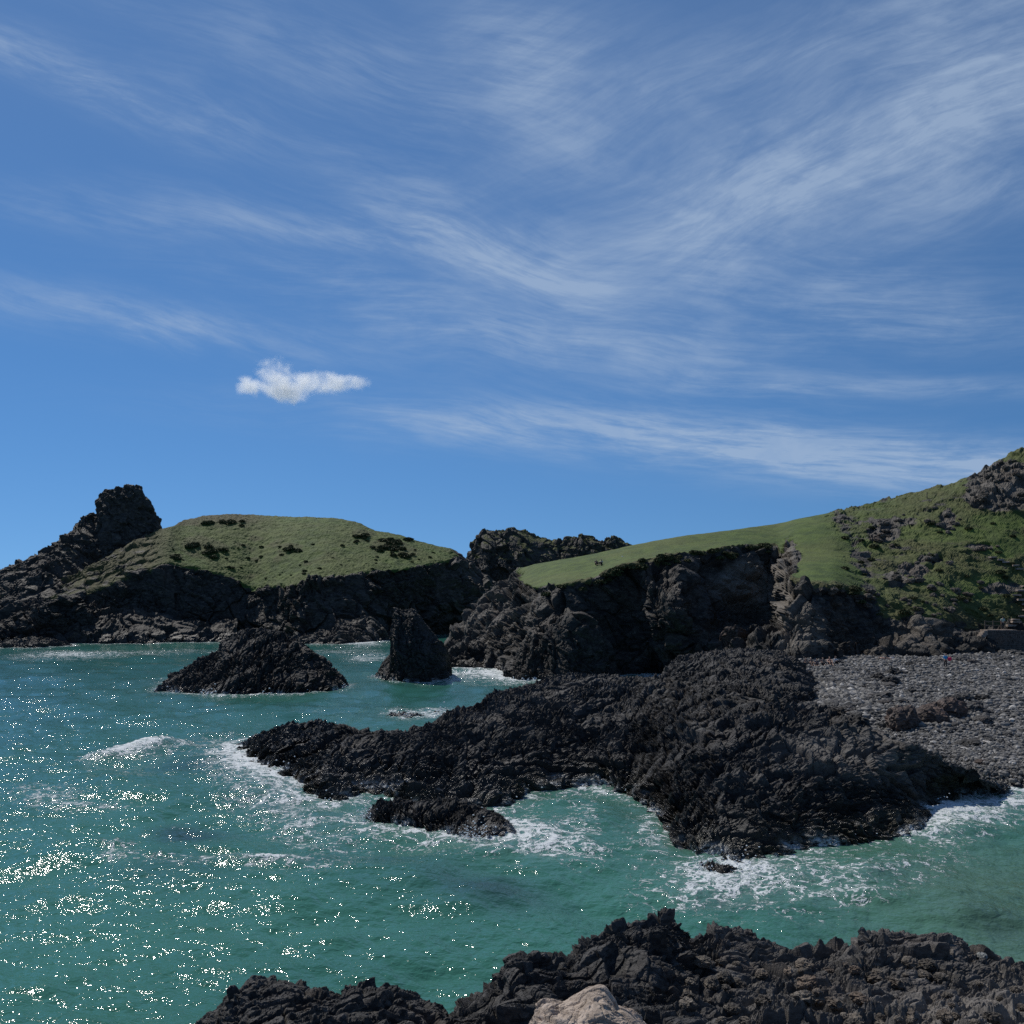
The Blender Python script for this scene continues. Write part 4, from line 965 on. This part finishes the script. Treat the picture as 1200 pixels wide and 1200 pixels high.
person('person with fair hair and dark top sitting second from left in the beach group', 950, 777.5, 'beach', 'sit', 0.1, (0.05, 0.055, 0.06), (0.3, 0.2, 0.15), hair=(0.55, 0.5, 0.4), scale=1.15)
person('person in navy clothes crouched low in the middle of the beach group', 958, 778, 'beach', 'sit', -0.2, (0.03, 0.035, 0.06), (0.06, 0.05, 0.06), scale=1.02)
person('person in dark top with bare legs sitting right of the middle of the beach group', 964.8, 777.5, 'beach', 'sit', 0.2, (0.06, 0.04, 0.045), (0.03, 0.03, 0.04), scale=1.12, skin=(0.5, 0.32, 0.22))
person('bare chested person sitting second from right in the beach group', 972, 777, 'beach', 'sit', 0.0, (0, 0, 0), (0.05, 0.04, 0.04), scale=1.2, bare=True, skin=(0.5, 0.29, 0.2))
person('person in a white top sitting at the right end of the beach group', 979.5, 776.5, 'beach', 'sit', 0.7, (0.62, 0.62, 0.60), (0.02, 0.02, 0.022), scale=1.22)
person('sunbather lying on the shingle below the cliff cave', 1036, 770, 'beach', 'lie', 1.5, (0, 0, 0), (0.05, 0.04, 0.05), scale=1.0, bare=True, skin=(0.6, 0.38, 0.27))
blue = person('person in a bright blue top standing on the beach by the cliff foot', 1108.5, 780, 'beach', 'stand', 0.3, (0.02, 0.30, 0.62), (0.02, 0.02, 0.025), scale=0.98)
bl = blue.location
tp = at_px(1175.5, 735.5, YW+1.1)
person('person in a pale green top standing on the stone terrace by the railing', 0, 0, None, 'stand', 2.6, (0.42, 0.52, 0.44), (0.03, 0.03, 0.035), scale=1.08, loc=(tp[0], YW+1.2, at_px(1157, 739)[2]+0.1))
# pink bag held by the person in blue
V, T = ICO2; Vb = V*np.array([0.30, 0.14, 0.27])*(1+0.12*fbm(V*2, 2, 3))[:, None]; Vb[:, 2] += 0.05*np.abs(V[:, 0])
bag = thing('beach_bag', 'bright pink round bag held beside the person in blue', 'bag', (bl[0]+0.52, bl[1]-0.15, bl[2]+1.18))
link('bag_body', mesh_from('bag_body', Vb, T, True), plain('pink_fabric', (0.72, 0.02, 0.10), 0.7, 0.1), bag)
link('strap', skin_mesh('strap', [[(-.2, 0, .2, .015), (-.12, 0, .36, .015), (.05, 0, .40, .015), (.18, 0, .22, .015)]], 1), plain('pink_strap', (0.5, 0.02, 0.08)), bag)
# bundle of towels by the sunbather
pb = pick('beach', 1045, 770)
place('bag_pile', boulder_mesh(97, plain('grey_towel', (0.26, 0.26, 0.28)), 0.7, 0.9), pb, 1.0, 'pale grey heap of bags beside the sunbather at the cliff foot', 'bags', None, 0.8)
# small white stone on the turf and the post on the skyline
pw = pick('right', 729, 650)
place('white_stone', boulder_mesh(99, plain('white_lichen_stone', (0.6, 0.6, 0.57)), 0.8, 0.5), pw, 0.34, 'small white stone on the green turf below the skyline', 'stone')
pp = pick('right', 1085, 582)
post = thing('marker_post', 'thin wooden post standing on the hillside just below the skyline', 'post', tuple(pp))
k = MB(); k.box((0, 0, 0.55), (0.16, 0.16, 1.5)); k.build('post_shaft', M_wood, post, 0.02)
k = MB(); k.box((0, 0, 1.33), (0.20, 0.20, 0.06)); k.build('post_cap', M_wood, post, 0.01)

# ---------------------------------------------------------------- gorse
def shrub_mesh(seed):
    r = np.random.default_rng(seed); n = 520
    d = r.normal(size=(n, 3)); d /= np.linalg.norm(d, axis=1)[:, None]; d[:, 2] = np.abs(d[:, 2])
    rad = (0.55+0.45*r.random(n)**0.5)*(1+0.35*fbm(d*1.6+seed*3, 2, seed))
    c = d*rad[:, None]*np.array([1, 0.9, 0.62])
    a = r.normal(size=(n, 3)); a /= np.linalg.norm(a, axis=1)[:, None]
    bq = np.cross(a, r.normal(size=(n, 3))); bq /= np.linalg.norm(bq, axis=1)[:, None]
    s = r.uniform(0.07, 0.15, n)[:, None]
    V = np.stack([c-a*s-bq*s*.5, c+a*s-bq*s*.5, c+a*s+bq*s*.5, c-a*s+bq*s*.5], 1).reshape(-1, 3)
    return mesh_from('foliage', V, np.arange(n*4).reshape(-1, 4))
M_gorse = plain('gorse_leaf', (0.055, 0.062, 0.018), 0.8, 0.5, 3.0)
M_stem = plain('gorse_stem', (0.05, 0.04, 0.025))
fol = [shrub_mesh(i) for i in range(5)]
for f_ in fol: f_.materials.append(M_gorse)
stem_me = skin_mesh('stems', [[(0, 0, -.15, .05), (.02, .0, .15, .04), (.15, .1, .35, .03), (.3, .2, .5, .02)], [1, (-.15, .1, .35, .03), (-.35, .15, .45, .02)], [1, (.0, -.2, .35, .03), (.05, -.4, .45, .02)]], 0); stem_me.materials.append(M_stem)
def gorse(surf, px, py, size, label, group):
    p = pick(surf, px, py); t = thing('gorse_bush', label, 'bush', (p[0], p[1], p[2]-0.1*size), random.uniform(0, 6.28), group); t.scale = (size, size, size*random.uniform(.8, 1.1))
    for nm, me in (('foliage', random.choice(fol)), ('stems', stem_me)):
        o = bpy.data.objects.new(nm, me); COL.objects.link(o); o.parent = t
for cx, cy, rx, ry, n in ((455, 640, 22, 5, 16), (478, 649, 8, 4, 5), (250, 642, 18, 6, 12), (228, 637, 10, 4, 6), (340, 642, 14, 3, 7), (425, 626, 12, 2, 5), (275, 610, 28, 3, 10), (470, 632, 18, 2, 6), (205, 652, 8, 3, 3)):
    for i in range(n):
        gorse('hill', random.gauss(cx, rx*.5), random.gauss(cy, ry*.5), random.uniform(0.9, 1.9), 'dark gorse bush growing on the green left hill', 'gorse on the left hill')
for i in range(45):
    x = random.uniform(190, 520); y = random.uniform(np.interp(x, [190, 270, 345, 440, 530], [628, 612, 616, 632, 650]), np.interp(x, [190, 300, 350, 430, 520], [655, 685, 678, 666, 658]))
    gorse('hill', x, y, random.uniform(0.35, 0.9), 'dark gorse bush growing on the green left hill', 'gorse on the left hill')
for i in range(46):
    x = random.uniform(640, 905); y = np.interp(x, [640, 692, 731, 780, 830, 905], [687, 682, 664, 652, 648, 641])+random.uniform(-4, 8)
    gorse('right', x, y, random.uniform(0.6, 1.3), 'low scrubby bush on the turf edge along the clifftop', 'scrub along the clifftop')
for i in range(40):
    x = random.uniform(980, 1200); y = random.uniform(610, 720)
    gorse('right', x, y, random.uniform(0.5, 1.1), 'low dark bush on the rough right hillside', 'bushes on the right hillside')

# ---------------------------------------------------------------- cumulus puff (a real volume)
def build_cloud():
    Yc = 1300.0; c = unproj(352, 449, Yc); w = 105*Yc/F
    V, T = ICO4; V = V*np.array([w, w*0.62, w*0.42])
    m, nt, out = newmat('cloud_vapour'); b = NB(nt)
    oc = b.n('ShaderNodeTexCoord').outputs['Object']
    sx = b.n('ShaderNodeSeparateXYZ'); b.l(oc, sx.inputs[0])
    k = F/Yc
    X = b.math('MULTIPLY', sx.outputs[0], k); Z = b.math('MULTIPLY', sx.outputs[2], k); Yv = b.math('MULTIPLY', sx.outputs[1], k)
    def puff(cx, cz, rx, rz, ry):
        u = b.math('DIVIDE', b.math('SUBTRACT', X, cx), rx); v = b.math('DIVIDE', b.math('SUBTRACT', Z, cz), rz); y = b.math('DIVIDE', Yv, ry)
        s = b.math('ADD', b.math('ADD', b.math('POWER', b.math('ABSOLUTE', u), 2.0), b.math('POWER', b.math('ABSOLUTE', v), 2.0)), b.math('POWER', b.math('ABSOLUTE', y), 2.0))
        return b.math('SUBTRACT', 1.0, s)
    d = puff(-27, 10, 25, 20, 30)
    for q in ((-54, -5, 27, 12, 24), (12, -1, 38, 14, 32), (50, -2, 31, 11, 26), (-20, -8, 46, 14, 30)):
        d = b.math('MAXIMUM', d, puff(*q))
    n = b.noise(oc, 0.034, 6, 0.55, 0.5); n2 = b.noise(oc, 0.12, 5, 0.65)
    t = b.math('ADD', b.math('MULTIPLY', d, 0.75), b.math('ADD', b.math('MULTIPLY', b.math('SUBTRACT', n, 0.5), 3.5), b.math('MULTIPLY', b.math('SUBTRACT', n2, 0.5), 0.7)))
    den = b.math('MULTIPLY', b.ramp(t, 0.08, 1.4), 0.09)
    den = b.math('MULTIPLY', den, b.math('GREATER_THAN', d, -0.9))
    v = b.n('ShaderNodeVolumePrincipled'); v.inputs['Color'].default_value = (1, 1, 1, 1); v.inputs['Anisotropy'].default_value = 0.6
    b.l(den, v.inputs['Density']); b.l(v.outputs[0], out.inputs['Volume'])
    m.volume_intersection_method = 'ACCURATE' if hasattr(m, 'volume_intersection_method') else None
    o = link('cloud', mesh_from('cloud', V, T, True), m, loc=c)
    tag(o, 'small white puffy cloud hanging alone in the blue sky', 'cloud')
try: build_cloud()
except TypeError: pass

# ---------------------------------------------------------------- sky and sun
SUN_AZ, SUN_EL = math.radians(-38), math.radians(50)      # azimuth from +Y towards +X
w = bpy.data.worlds.new('World'); S.world = w; w.use_nodes = True
nt = w.node_tree; nt.nodes.clear(); b = NB(nt)
out = nt.nodes.new('ShaderNodeOutputWorld'); bg = nt.nodes.new('ShaderNodeBackground'); bg.inputs['Strength'].default_value = 0.06
skyt = nt.nodes.new('ShaderNodeTexSky'); skyt.sky_type = 'NISHITA'; skyt.sun_disc = False
skyt.sun_elevation = SUN_EL; skyt.sun_rotation = SUN_AZ; skyt.air_density = 1.0; skyt.dust_density = 0.0; skyt.ozone_density = 4.0; skyt.altitude = 1500
gen = nt.nodes.new('ShaderNodeTexCoord').outputs['Generated']
sp = nt.nodes.new('ShaderNodeSeparateXYZ'); b.l(gen, sp.inputs[0])
yv = b.math('MAXIMUM', sp.outputs[1], 0.08)
U = b.math('DIVIDE', sp.outputs[0], yv); W = b.math('DIVIDE', sp.outputs[2], yv)
X = b.math('MULTIPLY_ADD', U, F, CX); Yp = b.math('MULTIPLY_ADD', W, -F, YH)      # sky directions in degrees-like units
def gauss(cx, cy, rx, ry, rot, a):
    c_, s_ = math.cos(rot), math.sin(rot)
    dx, dy = b.math('SUBTRACT', X, cx), b.math('SUBTRACT', Yp, cy)
    u = b.math('ADD', b.math('MULTIPLY', dx, c_/rx), b.math('MULTIPLY', dy, s_/rx)); v = b.math('ADD', b.math('MULTIPLY', dx, -s_/ry), b.math('MULTIPLY', dy, c_/ry))
    r = b.math('ADD', b.math('MULTIPLY', u, u), b.math('MULTIPLY', v, v))
    return b.math('MULTIPLY', b.math('POWER', 2.718, b.math('MULTIPLY', r, -1.0)), a)
comb = nt.nodes.new('ShaderNodeCombineXYZ'); b.l(X, comb.inputs[0]); b.l(Yp, comb.inputs[1])
wn = b.noise(b.vmap(comb.outputs[0], (0.0035, 0.005, 1)), 1.0, 1.0, 0.4, col=True)
wv = nt.nodes.new('ShaderNodeVectorMath'); wv.operation = 'MULTIPLY_ADD'; b.l(wn, wv.inputs[0]); wv.inputs[1].default_value = (120, 70, 0); b.l(comb.outputs[0], wv.inputs[2])
def wisps(ang, covers, long, fine, lo, hi, st=4.2, st2=8.0, veil=0.2):
    a_ = b.vmap(wv.outputs[0], (1, 1, 1), (0, 0, -ang))
    n1 = b.noise(b.vmap(a_, (1/long, st/long, 1)), 1.0, 9, 0.62, 0.35)
    n2 = b.noise(b.vmap(a_, (1/fine, st2/fine, 1)), 1.0, 8, 0.68, 0.3)
    t = b.ramp(b.math('ADD', b.math('MULTIPLY', n1, 0.55), b.math('MULTIPLY', n2, 0.45)), lo-0.04, hi+0.06)
    c_ = gauss(*covers[0])
    for g in covers[1:]: c_ = b.math('ADD', c_, gauss(*g))
    return b.math('ADD', b.math('MULTIPLY', t, c_), b.math('MULTIPLY', c_, veil))
cl = wisps(-0.42, [(1120, 120, 420, 90, -0.42, 0.80), (900, 225, 200, 60, -0.42, 0.36), (1180, 220, 160, 40, -0.3, 0.35), (720, 150, 200, 60, -0.5, 0.3), (1050, 20, 240, 40, -0.3, 0.4), (640, 60, 120, 90, 0.5, 0.35)], 280, 100, 0.38, 0.63, 3.2, 6.0, 0.30)
cl = b.math('ADD', cl, wisps(0.30, [(70, 85, 190, 26, 0.42, 0.62), (430, 90, 320, 60, 0.35, 0.32), (150, 372, 250, 26, 0.16, 0.75), (560, 275, 150, 34, 0.33, 0.6), (320, 262, 180, 26, 0.18, 0.5), (300, 150, 260, 30, 0.35, 0.3), (90, 250, 160, 24, 0.2, 0.3), (610, 60, 90, 70, 0.5, 0.4), (620, 330, 160, 30, 0.35, 0.5)], 240, 85, 0.42, 0.62, 4.2, 7.0, 0.2))
cl = b.math('ADD', cl, wisps(0.08, [(650, 400, 260, 36, 0.14, 0.72), (760, 510, 340, 28, 0.07, 1.35), (1110, 548, 260, 28, 0.05, 1.3), (900, 330, 300, 60, 0.05, 0.45), (1080, 385, 200, 26, -0.02, 0.4), (1020, 455, 260, 14, 0.0, 0.55), (380, 320, 200, 20, 0.1, 0.3)], 250, 90, 0.40, 0.62, 5.0, 8.5, 0.18), clamp=True)
brk = b.noise(b.vmap(wv.outputs[0], (1/130, 1/75, 1), (0, 0, 0.2)), 1.0, 7, 0.6, 0.4)
cl = b.math('MULTIPLY', cl, b.ramp(brk, 0.30, 0.66, 0.68, 1.15))
cl = b.math('ADD', cl, b.math('MULTIPLY', b.ramp(Yp, 560, -60), 0.16), clamp=True)
hs = nt.nodes.new('ShaderNodeHueSaturation'); hs.inputs['Saturation'].default_value = 1.12; hs.inputs['Value'].default_value = 1.0
sv = nt.nodes.new('ShaderNodeCombineXYZ'); b.l(sp.outputs[0], sv.inputs[0]); b.l(sp.outputs[1], sv.inputs[1])
b.l(b.math('MULTIPLY_ADD', sp.outputs[2], 0.85, 0.13), sv.inputs[2])       # clear air right down to the sea line
nv = nt.nodes.new('ShaderNodeVectorMath'); nv.operation = 'NORMALIZE'; b.l(sv.outputs[0], nv.inputs[0]); b.l(nv.outputs[0], skyt.inputs[0])
b.l(b.mix(1.0, skyt.outputs[0], (1.17, 1.33, 1.44), 'MULTIPLY'), hs.inputs['Color'])
mixc = b.mix(b.math('MULTIPLY', cl, 0.66, clamp=True), hs.outputs[0], (6.6, 8.4, 11.0))
b.l(mixc, bg.inputs['Color']); b.l(bg.outputs[0], out.inputs[0])

sl = bpy.data.lights.new('sun', 'SUN'); sl.energy = 3.4; sl.angle = math.radians(0.5); sl.color = (1.0, 0.955, 0.88)
so = bpy.data.objects.new('sun', sl); COL.objects.link(so)
d = Vector((math.sin(SUN_AZ)*math.cos(SUN_EL), math.cos(SUN_AZ)*math.cos(SUN_EL), math.sin(SUN_EL)))
so.rotation_euler = d.to_track_quat('Z', 'Y').to_euler(); so.location = (0, 0, 200)

cam = bpy.data.cameras.new('camera'); cam.sensor_width = 36; cam.lens = F/1200*36; cam.shift_y = (YH-600)/1200
cam.clip_start = 0.5; cam.clip_end = 60000
co = bpy.data.objects.new('camera', cam); COL.objects.link(co); co.location = (0, 0, H); co.rotation_euler = (math.radians(90), 0, 0)
S.camera = co
S.view_settings.view_transform = 'Standard'; S.view_settings.look = 'None'; S.view_settings.exposure = 0.0; S.view_settings.gamma = 1.0
S.cycles.use_denoising = False
S.cycles.max_bounces = 8; S.cycles.diffuse_bounces = 3; S.cycles.glossy_bounces = 2; S.cycles.volume_bounces = 3; S.cycles.sample_clamp_indirect = 1.0
S.cycles.use_adaptive_sampling = False
